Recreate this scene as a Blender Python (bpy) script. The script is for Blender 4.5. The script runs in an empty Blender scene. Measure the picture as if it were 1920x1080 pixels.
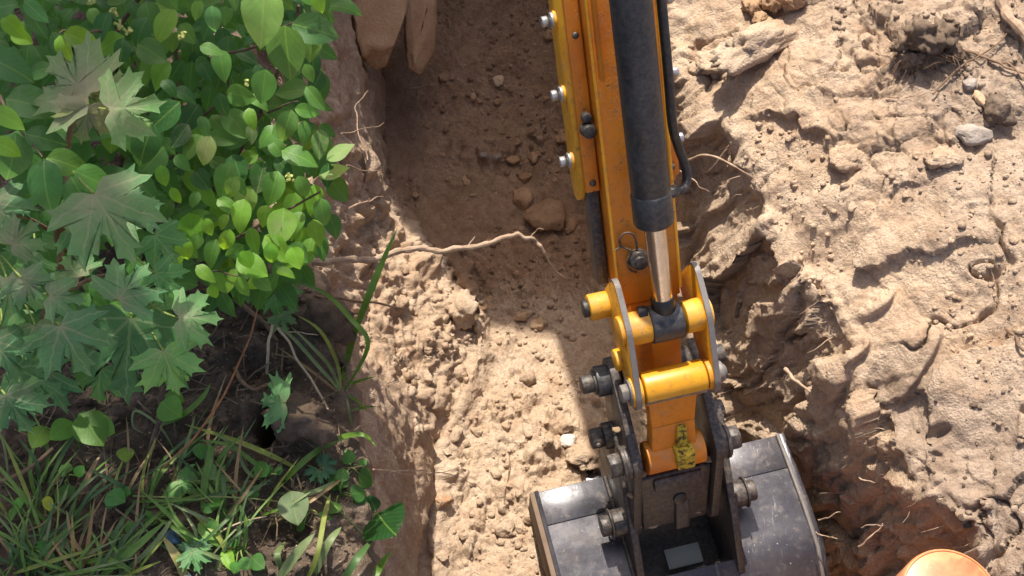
import bpy, bmesh, math, random
import numpy as np
from mathutils import Vector, Matrix

R = math.radians
sc = bpy.context.scene
COL = sc.collection
rnd = random.Random(7)

# ------------------------------------------------------------------ camera
FPX = 2200.0                       # focal length in pixels of a 1920 wide frame
CAMZ = 2.7
PITCH = R(60)
cam_d = bpy.data.cameras.new('camera')
cam = bpy.data.objects.new('camera', cam_d)
COL.objects.link(cam)
cam.location = (0, 0, CAMZ)
cam.rotation_euler = (R(90) - PITCH, 0, 0)
cam_d.sensor_width = 36
cam_d.lens = 36 * FPX / 1920
cam_d.clip_start = 0.05
cam_d.clip_end = 300
sc.camera = cam

# ------------------------------------------------------------------ light
SUN = Vector((-0.135, 0.47, 0.87)).normalized()
world = bpy.data.worlds.new('World')
sc.world = world
world.use_nodes = True
wn = world.node_tree
bg = wn.nodes['Background']
sky = wn.nodes.new('ShaderNodeTexSky')
sky.sky_type = 'NISHITA'
sky.sun_disc = False
sky.sun_elevation = math.asin(SUN.z)
sky.sun_rotation = math.atan2(SUN.x, SUN.y)
sky.dust_density = 4.0
sky.air_density = 0.7
sky.ozone_density = 0.6
wn.links.new(sky.outputs[0], bg.inputs[0])
bg.inputs[1].default_value = 0.15
sun_d = bpy.data.lights.new('sun', 'SUN')
sun_d.energy = 4.8
sun_d.angle = R(0.55)
sun_d.color = (1.0, 0.93, 0.82)
sun_o = bpy.data.objects.new('sun', sun_d)
COL.objects.link(sun_o)
sun_o.rotation_euler = SUN.to_track_quat('Z', 'Y').to_euler()
sun_o.location = SUN * 20
sc.view_settings.view_transform = 'Standard'
sc.view_settings.look = 'None'
sc.view_settings.gamma = 1
sc.view_settings.exposure = 0.7

# ------------------------------------------------------------------ camera geometry used to set things out in the place
CP = np.array([0, 0, CAMZ])
CF = np.array([0, math.cos(PITCH), -math.sin(PITCH)])
CU = np.array([0, math.sin(PITCH), math.cos(PITCH)])
CR = np.array([1.0, 0, 0])
def ray(x, y): return CF + CR * (x - 960) / FPX + CU * (540 - y) / FPX
def at(x, y, d): return Vector(CP + ray(x, y) * d)
def at_z(x, y, z):
    r = ray(x, y); return Vector(CP + r * ((z - CAMZ) / r[2]))

# ------------------------------------------------------------------ tagging
def tag(o, label=None, cat=None, group=None, kind=None):
    if label: o['label'] = label
    if cat: o['category'] = cat
    if group: o['group'] = group
    if kind: o['kind'] = kind
    return o
def empty(name, loc, label, cat, group=None):
    o = bpy.data.objects.new(name, None)
    o.empty_display_size = 0.05
    o.location = loc
    COL.objects.link(o)
    return tag(o, label, cat, group)
def link(name, me, m=None, parent=None):
    o = bpy.data.objects.new(name, me)
    if m is not None and not me.materials: me.materials.append(m)
    COL.objects.link(o)
    if parent is not None:
        o.parent = parent
        # children are modelled in world coordinates; undo the root's offset once
        if parent.type == 'EMPTY': o.matrix_parent_inverse = Matrix.Translation(-Vector(parent.location))
    return o

# ------------------------------------------------------------------ noise (numpy)
def _h(ix, iy, iz, seed):
    n = (ix.astype(np.int64) * 374761393 + iy.astype(np.int64) * 668265263 + iz.astype(np.int64) * 2147483647 + seed * 974711) & 0xffffffff
    n = ((n ^ (n >> 13)) * 1274126177) & 0xffffffff
    n = ((n ^ (n >> 16)) * 2246822519) & 0xffffffff
    return ((n >> 8) & 0xffff) / 65535.0
def vnoise(x, y, z, seed=0):
    x = np.asarray(x, float); y = np.asarray(y, float); z = np.asarray(z, float)
    ix = np.floor(x); iy = np.floor(y); iz = np.floor(z)
    fx = x - ix; fy = y - iy; fz = z - iz
    fx = fx * fx * fx * (fx * (fx * 6 - 15) + 10); fy = fy * fy * fy * (fy * (fy * 6 - 15) + 10); fz = fz * fz * (3 - 2 * fz)
    r = 0
    for a in (0, 1):
        wx = fx if a else 1 - fx
        for b in (0, 1):
            wy = fy if b else 1 - fy
            for c in (0, 1):
                wz = fz if c else 1 - fz
                r = r + _h(ix + a, iy + b, iz + c, seed) * (wx * wy * wz)
    return r * 2 - 1
def fbm(x, y, z, f, oct=4, seed=0, gain=0.5):
    r = 0; a = 1; s = 0
    for i in range(oct):
        r = r + a * vnoise(x * f + 3.1 * i, y * f - 7.7 * i, z * f + 1.3 * i, seed + i); s += a
        a *= gain; f *= 2.03
    return r / s
def worley(x, y, f, seed=0):
    x = np.asarray(x) * f; y = np.asarray(y) * f
    ix = np.floor(x); iy = np.floor(y)
    best = np.full(x.shape, 9.0); rv = np.zeros(x.shape)
    zz = np.zeros_like(ix)
    for a in (-1, 0, 1):
        for b in (-1, 0, 1):
            cx = ix + a; cy = iy + b
            px = cx + _h(cx, cy, zz, seed); py = cy + _h(cx, cy, zz + 1, seed)
            d = np.hypot(x - px, y - py)
            m = d < best
            best = np.where(m, d, best)
            rv = np.where(m, _h(cx, cy, zz + 2, seed), rv)
    return best, rv
def facets(x, y, f, seed, tilt=1.0):
    """broken slabs: every cell is a tilted plane of its own"""
    x = np.asarray(x) * f; y = np.asarray(y) * f
    ix = np.floor(x); iy = np.floor(y); zz = np.zeros_like(ix)
    best = np.full(x.shape, 9.0); val = np.zeros(x.shape)
    for a in (-1, 0, 1):
        for b in (-1, 0, 1):
            cx = ix + a; cy = iy + b
            dx = x - cx - _h(cx, cy, zz, seed); dy = y - cy - _h(cx, cy, zz + 1, seed)
            d = np.hypot(dx, dy); m = d < best
            best = np.where(m, d, best)
            v = (_h(cx, cy, zz + 2, seed) - .5) + tilt * (dx * (_h(cx, cy, zz + 3, seed) - .5) + dy * (_h(cx, cy, zz + 4, seed) - .5))
            val = np.where(m, v, val)
    return val
def sstep(a, b, x):
    t = np.clip((x - a) / (b - a), 0, 1); return t * t * (3 - 2 * t)

# ------------------------------------------------------------------ material helper
class NT:
    def __init__(s, name):
        s.m = bpy.data.materials.new(name); s.m.use_nodes = True
        s.t = s.m.node_tree; s.t.nodes.clear()
        s.out = s.n('ShaderNodeOutputMaterial')
    def n(s, typ, **kw):
        nd = s.t.nodes.new(typ)
        for k, v in kw.items(): setattr(nd, k, v)
        return nd
    def l(s, a, b): s.t.links.new(a, b)
    def put(s, sock, v):
        if hasattr(v, 'is_output'): s.l(v, sock)
        elif v is not None:
            try: sock.default_value = v
            except Exception: sock.default_value = (*v, 1) if len(v) == 3 else v
    def math(s, op, a, b=0.0, c=None, clamp=False):
        nd = s.n('ShaderNodeMath', operation=op); nd.use_clamp = clamp
        s.put(nd.inputs[0], a); s.put(nd.inputs[1], b)
        if c is not None: s.put(nd.inputs[2], c)
        return nd.outputs[0]
    def mix(s, fac, a, b, mode='MIX'):
        nd = s.n('ShaderNodeMix', data_type='RGBA', blend_type=mode)
        s.put(nd.inputs[0], fac)
        s.put(nd.inputs[6], (*a, 1) if isinstance(a, tuple) and len(a) == 3 else a)
        s.put(nd.inputs[7], (*b, 1) if isinstance(b, tuple) and len(b) == 3 else b)
        return nd.outputs[2]
    def ramp(s, fac, stops, interp='LINEAR'):
        nd = s.n('ShaderNodeValToRGB'); cr = nd.color_ramp; cr.interpolation = interp
        while len(cr.elements) < len(stops): cr.elements.new(0.5)
        for e, (p, c) in zip(cr.elements, stops):
            e.position = p
            e.color = (*c, 1) if isinstance(c, tuple) else (c, c, c, 1)
        s.put(nd.inputs[0], fac)
        return nd.outputs[0]
    def noise(s, vec, scale, detail=4, rough=0.55, dist=0.0, col=False):
        nd = s.n('ShaderNodeTexNoise'); nd.inputs['Scale'].default_value = scale
        nd.inputs['Detail'].default_value = detail; nd.inputs['Roughness'].default_value = rough
        nd.inputs['Distortion'].default_value = dist
        if vec is not None: s.l(vec, nd.inputs['Vector'])
        return nd.outputs['Color' if col else 'Fac']
    def voro(s, vec, scale, feature='F1', out='Distance'):
        nd = s.n('ShaderNodeTexVoronoi', feature=feature); nd.inputs['Scale'].default_value = scale
        if vec is not None: s.l(vec, nd.inputs['Vector'])
        return nd.outputs[out]
    def obj(s): return s.n('ShaderNodeTexCoord').outputs['Object']
    def pos(s): return s.n('ShaderNodeNewGeometry').outputs['Position']
    def attr(s, name, out='Fac'):
        nd = s.n('ShaderNodeAttribute'); nd.attribute_name = name; return nd.outputs[out]
    def bump(s, h, strength=0.5, dist=0.01, normal=None):
        nd = s.n('ShaderNodeBump'); nd.inputs['Strength'].default_value = strength; nd.inputs['Distance'].default_value = dist
        s.l(h, nd.inputs['Height'])
        if normal is not None: s.l(normal, nd.inputs['Normal'])
        return nd.outputs[0]
    def bsdf(s, color, rough=0.8, metal=0.0, normal=None, spec=0.5, coat=0.0, **kw):
        b = s.n('ShaderNodeBsdfPrincipled')
        s.put(b.inputs['Base Color'], (*color, 1) if isinstance(color, tuple) and len(color) == 3 else color)
        s.put(b.inputs['Roughness'], rough); s.put(b.inputs['Metallic'], metal)
        s.put(b.inputs['Specular IOR Level'], spec)
        s.put(b.inputs['Coat Weight'], coat)
        if normal is not None: s.l(normal, b.inputs['Normal'])
        return b
    def done(s, b):
        s.l(b.outputs[0], s.out.inputs[0]); return s.m

def soil_material():
    s = NT('soil')
    p = s.pos()
    top = s.attr('topsoil'); damp = s.attr('damp')
    big = s.noise(p, 3.5, 5, 0.6)
    med = s.noise(p, 22, 5, 0.6)
    fine = s.noise(p, 160, 4, 0.7)
    grain = s.noise(p, 700, 2, 0.7)
    sand = s.ramp(big, [(0.32, (0.385, 0.256, 0.165)), (0.5, (0.455, 0.325, 0.222)), (0.68, (0.52, 0.395, 0.288))])
    sand = s.mix(s.ramp(med, [(0.38, 0.0), (0.7, 0.55)]), sand, (0.58, 0.465, 0.345))
    rust = s.noise(p, 9, 3, 0.6, 0.6)
    sand = s.mix(s.ramp(rust, [(0.62, 0.0), (0.76, 0.4)]), sand, (0.47, 0.25, 0.11))
    damp_shade_c = s.ramp(med, [(0.3, (0.20, 0.145, 0.105)), (0.7, (0.37, 0.285, 0.22))])  # moist soil brown, used as painted shade on the far floor too
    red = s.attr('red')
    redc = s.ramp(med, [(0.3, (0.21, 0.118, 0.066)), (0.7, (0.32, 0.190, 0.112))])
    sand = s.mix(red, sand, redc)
    sand = s.mix(damp, sand, damp_shade_c)
    topc = s.ramp(med, [(0.3, (0.055, 0.040, 0.030)), (0.55, (0.115, 0.084, 0.062)), (0.78, (0.21, 0.165, 0.13))])
    c = s.mix(top, sand, topc)
    c = s.mix(0.75, c, s.ramp(fine, [(0.25, 0.52), (0.5, 0.98), (0.8, 1.25)]), 'MULTIPLY')
    vsp = s.voro(p, 85, 'F1'); c = s.mix(s.ramp(s.math('ADD', vsp, s.math('MULTIPLY', fine, .25)), [(.20, .55), (.27, 0.)]), c, s.ramp(s.voro(p, 85, 'F1', 'Color'), [(.3, (.20, .13, .08)), (.7, (.60, .50, .40))]))
    c = s.mix(0.55, c, s.ramp(grain, [(0.3, 0.65), (0.55, 1.0), (0.75, 1.3)]), 'MULTIPLY')
    v = s.voro(p, 190, 'F1')
    h = s.math('ADD', s.math('MULTIPLY', fine, 1.0), s.math('MULTIPLY', s.math('MULTIPLY', v, -0.45), s.ramp(med, [(.4,0.),(.6,1.)])))
    h = s.math('ADD', h, s.math('MULTIPLY', grain, 0.28))
    nb = s.bump(h, 0.8, 0.006)
    return s.done(s.bsdf(c, 0.95, 0, nb, 0.12))
M_SOIL = soil_material()

def rock_material(name, c0, c1, c2):
    s = NT(name)
    p = s.pos()
    a = s.noise(p, 14, 5, 0.6); f = s.noise(p, 130, 4, 0.7); g = s.noise(p, 600, 2, 0.7)
    c = s.ramp(a, [(0.3, c0), (0.55, c1), (0.75, c2)])
    c = s.mix(0.6, c, s.ramp(f, [(0.25, 0.65), (0.5, 1.0), (0.8, 1.2)]), 'MULTIPLY')
    ri = s.n('ShaderNodeObjectInfo').outputs['Random']
    c = s.mix(0.5, c, s.ramp(ri, [(0, 0.7), (1, 1.2)]), 'MULTIPLY')
    h = s.math('ADD', f, s.math('MULTIPLY', g, 0.4))
    return s.done(s.bsdf(c, 0.92, 0, s.bump(h, 0.8, 0.005), 0.15))
M_CLOD = rock_material('dry_clod', (0.47, 0.29, 0.165), (0.56, 0.39, 0.245), (0.62, 0.47, 0.325))
M_DARKCLOD = rock_material('dark_clod', (0.075, 0.052, 0.037), (0.13, 0.092, 0.066), (0.21, 0.155, 0.115))
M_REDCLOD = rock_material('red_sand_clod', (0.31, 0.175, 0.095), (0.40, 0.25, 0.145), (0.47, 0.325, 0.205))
M_STONE = rock_material('grey_stone', (0.26, 0.21, 0.17), (0.34, 0.29, 0.245), (0.42, 0.37, 0.33))

# ------------------------------------------------------------------ terrain
LEFT_Z = 0.95
RIGHT_Z = 0.70
Yr = np.concatenate([-40 * np.linspace(1, 0, 14)[:-1] ** 2.2 - 0.2, np.linspace(-0.2, 0.36, 40)[:-1], np.linspace(0.36, 2.72, 640),
                     np.linspace(2.72, 3.6, 40)[1:], 3.6 + 40 * np.linspace(0, 1, 14)[1:] ** 2.2])
nr = len(Yr)
xl = np.interp(Yr, [-1, .51, .66, .79, .91, 1.05, 1.25, 1.41, 1.9, 2.3, 3], [-.20, -.215, -.23, -.258, -.285, -.335, -.44, -.47, -.47, -.45, -.42])
xbl = np.interp(Yr, [-1, .5, .9, 1.08, 1.2, 1.32, 1.5, 1.62, 1.72, 1.8, 2.0, 2.4, 2.8], [-.17, -.19, -.20, -.19, -.14, -.095, -.09, -.17, -.27, -.33, -.365, -.40, -.42])
slump = sstep(1.05, 1.3, Yr) * (1 - sstep(1.62, 1.85, Yr))
xrr = np.interp(Yr, [-1, .5, .62, .707, .966, 1.14, 1.28, 1.41, 1.52, 1.62, 1.757, 2.0, 2.6, 3.2], [1.1, .84, .80, .755, .645, .59, .545, .49, .435, .395, .365, .31, .22, .15])
xbr = xrr + np.interp(Yr, [.5, .9, 1.1, 1.3, 1.6, 2], [-.03, -.05, -.12, -.18, -.13, .0])
def smooth1(a, k):
    kk = np.hanning(k + 2)[1:-1]; kk /= kk.sum()
    return np.convolve(np.pad(a, k // 2, mode='edge'), kk, 'valid')[:len(a)]
xl = smooth1(xl, 25); xbl = smooth1(xbl, 31); xrr = smooth1(xrr, 25); xbr = smooth1(xbr, 25)
jit = vnoise(Yr * 7, Yr * 0 + 1.5, Yr * 0, 5) * .022 + vnoise(Yr * 24, Yr * 0 + 2.5, Yr * 0, 6) * .010
jit2 = vnoise(Yr * 6, Yr * 0 + 4.5, Yr * 0, 8) * .012 + vnoise(Yr * 22, Yr * 0 + 6.5, Yr * 0, 9) * .012
xl = xl + jit; xrr = xrr + jit2
depth = 1 - sstep(2.95, 3.35, Yr) * (Yr > 0)                    # the trench ends under the machine
depth = depth * sstep(-1.6, -1.1, Yr)
NL, NLW, NF, NRW, NS = 250, 150, 290, 160, 330
def lerp(a, b, t): return a[:, None] * (1 - t[None]) + b[:, None] * t[None]
cols_x = []; cols_z = []; sect = []
Y1 = Yr[:, None]
# left bank
tl = np.linspace(0, 1, NL)
far = -40 * np.linspace(1, 0, 14)[:-1] ** 2.2 - 1.45
X = np.concatenate([np.repeat(far[None], nr, 0), lerp(np.full(nr, -1.45), xl, tl)], 1)
rim = sstep(-.14, 0.0, X - xl[:, None])
Z = LEFT_Z - (.05 + .22 * slump[:, None]) * rim ** 2 + 0.04 * np.clip(-(X + .5), 0, 1)
Z = Z + 0 * Y1
cols_x.append(X); cols_z.append(Z); sect += [0] * X.shape[1]
# left wall: rim -> knee -> base
w = np.linspace(0, 1, NLW + 1)[1:]
kx = np.maximum(xl + .02, -.425) + .055 * slump; kz = np.interp(slump, [0, 1], [.55, .19])
wx = np.where(w < .45, 0, 0)
X = np.where(w[None] < .45, lerp(xl, kx, w / .45), lerp(kx, xbl, (np.clip(w - .45, 0, 1) / .55)))
zt = (LEFT_Z - .05 - .22 * slump)[:, None]
Z = np.where(w[None] < .45, zt + (kz[:, None] - zt) * (w / .45)[None], kz[:, None] * (1 - ((np.clip(w - .45, 0, 1) / .55)[None] ** (1 + .5 * slump[:, None]))))
ftoe = sstep(.85, 1.0, w)[None]
Z = zt + (Z - zt) * depth[:, None]
cols_x.append(X); cols_z.append(Z); sect += [1] * X.shape[1]
# floor
t = np.linspace(0, 1, NF + 1)[1:]
X = lerp(xbl, xbr, t)
Z = np.zeros_like(X)
Z = Z + .05 * sstep(.12, 0, t)[None] + .10 * sstep(.80, 1, t)[None]
Z = Z + .07 * sstep(2.0, 2.7, Y1)
Z = zt + (Z - zt) * depth[:, None]
cols_x.append(X); cols_z.append(Z); sect += [2] * X.shape[1]
# right wall
w = np.linspace(0, 1, NRW + 1)[1:]
X = lerp(xbr, xrr, w)
ztr = RIGHT_Z + (LEFT_Z - RIGHT_Z) * (1 - depth)
zb = Z[:, -1]
Z = zb[:, None] + (ztr - zb)[:, None] * w[None]
cols_x.append(X); cols_z.append(Z); sect += [3] * X.shape[1]
# spoil heap
t = np.linspace(0, 1, NS + 1)[1:]
xs = np.maximum(xrr + .9, 1.25)
X = np.concatenate([lerp(xrr, xs, t), np.repeat((1.9 + 40 * np.linspace(0, 1, 14)[None] ** 2.2), nr, 0)], 1)
q = X - xrr[:, None]
Z = RIGHT_Z + .10 * (1 - np.exp(-q / .16)) + .34 * np.clip(q, 0, .9) - .12 * np.clip(q - .9, 0, 3)
Z = np.maximum(Z, .9 * (q > 1))
Z = Z + (ztr - RIGHT_Z)[:, None] * np.exp(-q / .3)
cols_x.append(X); cols_z.append(Z); sect += [4] * X.shape[1]
GX = np.concatenate(cols_x, 1); GZ = np.concatenate(cols_z, 1); GY = np.repeat(Y1, GX.shape[1], 1)
sect = np.array(sect); nc = GX.shape[1]
SEC = np.repeat(sect[None], nr, 0)
# soften the profile corners a little, across columns only inside the dense part
def smooth_cols(a, k):
    kk = np.hanning(k + 2)[1:-1]; kk /= kk.sum(); h = k // 2
    p = np.pad(a, ((0, 0), (h, h)), mode='edge'); out = np.zeros_like(a)
    for i in range(k): out += kk[i] * p[:, i:i + a.shape[1]]
    return out
d0, d1 = 13, nc - 14
cr_ = np.where(sect >= 3, 1, 0)[None, d0:d1]
GX[:, d0:d1] = np.where(cr_, smooth_cols(GX, 5)[:, d0:d1], smooth_cols(GX, 15)[:, d0:d1]); GZ[:, d0:d1] = np.where(cr_, smooth_cols(GZ, 5)[:, d0:d1], smooth_cols(GZ, 15)[:, d0:d1])
GX0, GY0, GZ0 = GX.copy(), GY.copy(), GZ.copy()
def normals(X, Y, Z):
    du = np.stack([np.gradient(X, axis=1), np.gradient(Y, axis=1), np.gradient(Z, axis=1)], -1)
    dv = np.stack([np.gradient(X, axis=0), np.gradient(Y, axis=0), np.gradient(Z, axis=0)], -1)
    n = np.cross(du, dv); n /= np.linalg.norm(n, axis=-1, keepdims=True) + 1e-12
    return n
Nn = normals(GX, GY, GZ)
near = (np.abs(GX) < 2.2) & (GY > -.5) & (GY < 3.6)
s0, s1, s2, s3, s4 = [(SEC == i).astype(float) for i in range(5)]
def blend(m): return smooth_cols(m, 21)
b0, b1, b2, b3, b4 = [blend(m) for m in (s0, s1, s2, s3, s4)]
lump = fbm(GX, GY, GZ, 5.5, 3, 11)
mid = fbm(GX, GY, GZ, 19, 3, 21)
fin = fbm(GX, GY, GZ, 70, 3, 31, .6)
wx_ = vnoise(GX * 38, GY * 38, GZ * 38, 201) * .010 + vnoise(GX * 90, GY * 90, GZ * 90, 202) * .004
wy_ = vnoise(GX * 38, GY * 38, GZ * 38, 203) * .010 + vnoise(GX * 90, GY * 90, GZ * 90, 204) * .004
w1, r1 = worley(GX + .35 * GZ + wx_, GY + .2 * GZ + wy_, 30, 3)
w2, r2 = worley(GX - .3 * GZ + .7 * wx_, GY + .4 * GZ + .7 * wy_, 58, 4)
w3, r3 = worley(GX + .3 * GZ + 1.5 * wx_, GY - .4 * GZ + 1.5 * wy_, 13, 14)
crumb1 = np.clip(.62 - w1, 0, .40) * (r1 > .45) * (.4 + r1)
crumb2 = np.clip(.62 - w2, 0, .45) * (r2 > .5) * (.4 + r2) * sstep(-.3, .3, fbm(GX, GY, GZ, 7.0, 2, 205))
crumb3 = np.sqrt(np.clip(.5 - w3, 0, 1)) * (r3 > .66) * (.3 + r3)
mask = sstep(-.25, .45, fbm(GX, GY, GZ, 3.1, 2, 77))
D = np.zeros_like(GX)
# left bank: crumbly topsoil
D += b0 * (.035 * lump + .016 * mid + .006 * fin + .016 * crumb1 + .010 * crumb2)
# left wall: shear marks, sloughing on the slump
SLm = slump[:, None]
stri = vnoise(GY * 30 + GX * 8, GZ * 3.0, GX * 0, 41)
strat = vnoise(GY * 2.2 + mid, GZ * 17 + .8 * lump, GX * 0, 45)
D += b1 * (.030 * lump + .014 * mid + .005 * fin + (1 - SLm) * (.006 * stri + .006 * strat) + (.35 + .65 * SLm) * (.013 * crumb1 * mask + .009 * crumb2) + SLm * (.022 * crumb3 + .018 * mid))
# floor
rub = sstep(.05, .5, fbm(GX, GY, GZ, 4.4, 2, 171))
D += b2 * (.022 * lump + .010 * mid + .005 * fin + rub * (.016 * crumb1 + .010 * crumb2 + .030 * crumb3))
# right wall: vertical slabs and crevices
yy = GY + .06 * lump + .10 * (GZ - .4)
sl = vnoise(yy * 9, GZ * 1.1, GX * 0, 51); sl2 = vnoise(yy * 27, GZ * 2.6, GX * 0, 52)
terr = sstep(-.03, .03, sl) * .06 + sstep(.30, .34, sl) * .05 + sstep(-.52, -.47, sl) * .06 + sstep(-.04, .04, sl2) * .022 + sstep(.4, .45, sl2) * .015
rgh = fbm(GX, GY, GZ * .6, 48, 3, 131, .6)
rdg = 1 - np.abs(fbm(GX, GY * 1.4, GZ * .5, 13, 3, 141, .55)) * 2
D += b3 * (.006 * rgh) + b4 * (.0045 * rgh * (1 - .6 * sstep(.1, -.35, fbm(GX, GY, GZ, 2.6, 2, 91)))) + b1 * SLm * .014 * rgh + b1 * .006 * rgh + b2 * .005 * rgh
fw = facets(yy + .02 * mid + .5 * wx_, GZ * .32 + .5 * wy_, 8, 511, 1.3); fw2 = facets(yy + .7 * wx_, GZ * .4 + .7 * wy_, 20, 512, 1.2)
D += b3 * (.060 * fw + .026 * fw2 + .006 * lump + .005 * mid + .003 * fin + .006 * sl2 + .005 * vnoise(yy * 75, GZ * 7, GX * 0, 55) + .003 * vnoise(yy * 160, GZ * 12, GX * 0, 56) + .008 * crumb3)
# spoil heap: trampled, scraped clay-sand with pits and crumbs
dirn = GX * .55 - GY * .83                                   # scrape marks run down across the heap
along = GX * .83 + GY * .55
scr = vnoise(dirn * 5 , along * 26, GX * 0, 61); scr2 = vnoise(dirn * 11, along * 60, GX * 0, 62)
smoothz = sstep(.1, -.35, fbm(GX, GY, GZ, 2.6, 2, 91))
pit = -np.clip(.45 - worley(GX, GY, 7.5, 95)[0], 0, 1) * (worley(GX, GY, 7.5, 95)[1] > .72)
D += b4 * (.020 * lump + .005 * mid + .0035 * fin + .003 * scr + .0015 * scr2 + .036 * facets(GX + .02 * lump + .8 * wx_, GY + .02 * mid + .8 * wy_, 5.2, 521, 1.4) + .012 * facets(GX + wx_, GY + wy_, 15, 522, 1.3) * mask + (1 - .9 * smoothz) * sstep(.35, .75, mask) * (.011 * crumb1 + .006 * crumb2 + .018 * crumb3) + .03 * pit)
ck = np.abs(fbm(GX + .4 * wx_, GY, GZ, 6.5, 3, 151)); ck2 = np.abs(fbm(GX, GY + .4 * wy_, GZ, 15, 2, 152))
D -= b4 * (.022 * sstep(.035, .0, ck) * sstep(-.1, .3, fbm(GX, GY, GZ, 3.3, 2, 153)) + .010 * sstep(.05, 0, ck2) * mask)
stp = fbm(GX * 1.3 + GY * .5, GY, GZ, 7.5, 3, 155, .55)
edge = np.exp(-((GX - xrr[:, None]) / .05) ** 2) * b4
D += edge * .02 * mid
D *= np.where(near, 1, .3)
GX = GX + Nn[..., 0] * D; GY = GY + Nn[..., 1] * D; GZ = GZ + Nn[..., 2] * D
# features placed in the heap and on the bank: (x, y, radius, height, steepness of the side away from the sun)
def bulge(cx, cy, rx, ry, h, rot=0.0, sharp=0.0, sections=(4,)):
    global GX, GY, GZ
    c, s_ = math.cos(rot), math.sin(rot)
    dx = (GX0 - cx) * c + (GY0 - cy) * s_; dy = -(GX0 - cx) * s_ + (GY0 - cy) * c
    rr = np.hypot(dx / rx, dy / ry)
    wob = 1 + .30 * vnoise(GX0 * 16, GY0 * 16, GZ0 * 3, 101) + .12 * vnoise(GX0 * 45, GY0 * 45, GZ0 * 3, 102)
    rr = rr * wob
    f = 1 - sstep(.25 if sharp == 0 else .62, 1.0, rr)
    m = np.isin(SEC, sections)
    f = f * m
    if sharp:
        ramp_ = np.clip(.5 - .5 * dy / ry, 0, 1)             # highest at its near edge
        GZ = GZ + h * f * (.25 + .75 * ramp_)
        GY = GY - sharp * .6 * h * f * ramp_
    else:
        GZ = GZ + h * f
def px_xy(x, y, z): v = at_z(x, y, z); return v.x, v.y
for (x, y, z, rx, ry, h, rot, sh) in (
                                    (1390, 180, .9, .05, .025, -.05, .4, 0), (1590, 380, .95, .12, .08, -.03, .2, 0),
                                    (1540, 620, .9, .04, .06, -.05, .2, 0), (1700, 440, 1.0, .05, .03, .03, .4, .3),
                                    (1660, 510, 1.0, .05, .03, .03, .4, .3), (1780, 560, 1.0, .07, .04, .03, .9, .3),
                                    (1850, 700, 1.0, .025, .018, -.03, .0, 0), 
                                    (1690, 690, .95, .03, .14, -.03, -.4, 0), (1560, 460, .95, .05, .05, .04, .4, .3),
                                    (1880, 880, 1.0, .10, .09, .05, .3, .2)):
    bulge(*px_xy(x, y, z), rx, ry, h, rot, sh)
# the dark hollow and the ball of root-bound soil on the left bank
for (x, y, rx, ry, h) in ((505, 800, .028, .045, -.16), (560, 790, .06, .05, .05), (450, 780, .05, .05, .03), (600, 620, .06, .06, .04),
                          (470, 690, .06, .03, -.03), (520, 1000, .05, .03, -.04), (640, 660, .02, .03, -.05)):
    bulge(*px_xy(x, y, LEFT_Z), rx, ry, h, 0, 0, (0,))
# soil kinds, with shade painted over the far floor
sandy = sstep(.98, 1.08, Y1) * (1 - sstep(1.55, 1.7, Y1))          # where the sunlit rim is bare sand
tops = s0 * np.where(GX0 > -1.5, 1 - (.15 + .85 * sandy) * sstep(-.10, -.03, GX0 - xl[:, None] + .04 * lump + .02 * mid), 1)
tops = np.maximum(tops, s1 * sstep(.82, .91, GZ0 + .04 * lump + .03 * mid) * (1 - SLm) * .7)
tops = np.where((SEC == 0) & (GX0 < -1.5), 1, tops)
xd, yd = px_xy(1880, 900, 1.0)
damp = s4 * sstep(.42, .16, np.hypot(GX0 - xd, (GY0 - yd) * 1.0) + .10 * lump + .05 * mid) * .8
damp = np.maximum(damp, s4 * .75 * sstep(.22, .08, np.hypot(GX0 - px_xy(1900, 60, 1.1)[0], GY0 - px_xy(1900, 60, 1.1)[1]) + .05 * mid))
damp = np.maximum(damp, s4 * .55 * sstep(.05, .42, GX0 - xrr[:, None] + .14 * lump + .05 * mid))
damp = np.maximum(damp, b2 * .25 * sstep(1.5, 1.9, GY0 + .2 * lump))  # far floor darkened past the canopy's shadow edge: shade put into the colour
red = b1 * (1 - .95 * SLm) * .28 + b2 * .9 * sstep(1.42, 1.66, GY0 + .12 * lump + .04 * mid) + b3 * .12 * sstep(.45, .10, GZ0 + .1 * lump)  # its floor term also paints the shade of the far floor
red = np.clip(red, 0, 1)

names = ['left_bank', 'trench_wall', 'trench_floor', 'trench_wall', 'spoil_heap']
c_start = 0
for i, nm in enumerate(names):
    idx = np.where(sect == i)[0]
    a, b = idx[0], idx[-1] + 1
    if i > 0: a -= 1                                           # share the border column
    xs_, ys_, zs_ = GX[:, a:b], GY[:, a:b], GZ[:, a:b]
    h_, w_ = xs_.shape
    co = np.stack([xs_, ys_, zs_], -1).reshape(-1, 3).astype(np.float32)
    k = np.arange(h_ * w_).reshape(h_, w_)
    quads = np.stack([k[:-1, :-1], k[:-1, 1:], k[1:, 1:], k[1:, :-1]], -1).reshape(-1, 4).astype(np.int32)
    me = bpy.data.meshes.new(nm)
    me.vertices.add(len(co)); me.vertices.foreach_set('co', co.ravel())
    me.loops.add(quads.size); me.loops.foreach_set('vertex_index', quads.ravel())
    me.polygons.add(len(quads)); me.polygons.foreach_set('loop_start', np.arange(0, quads.size, 4, dtype=np.int32))
    me.update(); me.validate()
    me.polygons.foreach_set('use_smooth', np.ones(len(quads), dtype=bool))
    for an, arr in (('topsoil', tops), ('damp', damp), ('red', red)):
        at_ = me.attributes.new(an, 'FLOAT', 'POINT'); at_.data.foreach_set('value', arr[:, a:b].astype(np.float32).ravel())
    o = link(nm, me, M_SOIL); tag(o, kind='structure')

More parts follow.
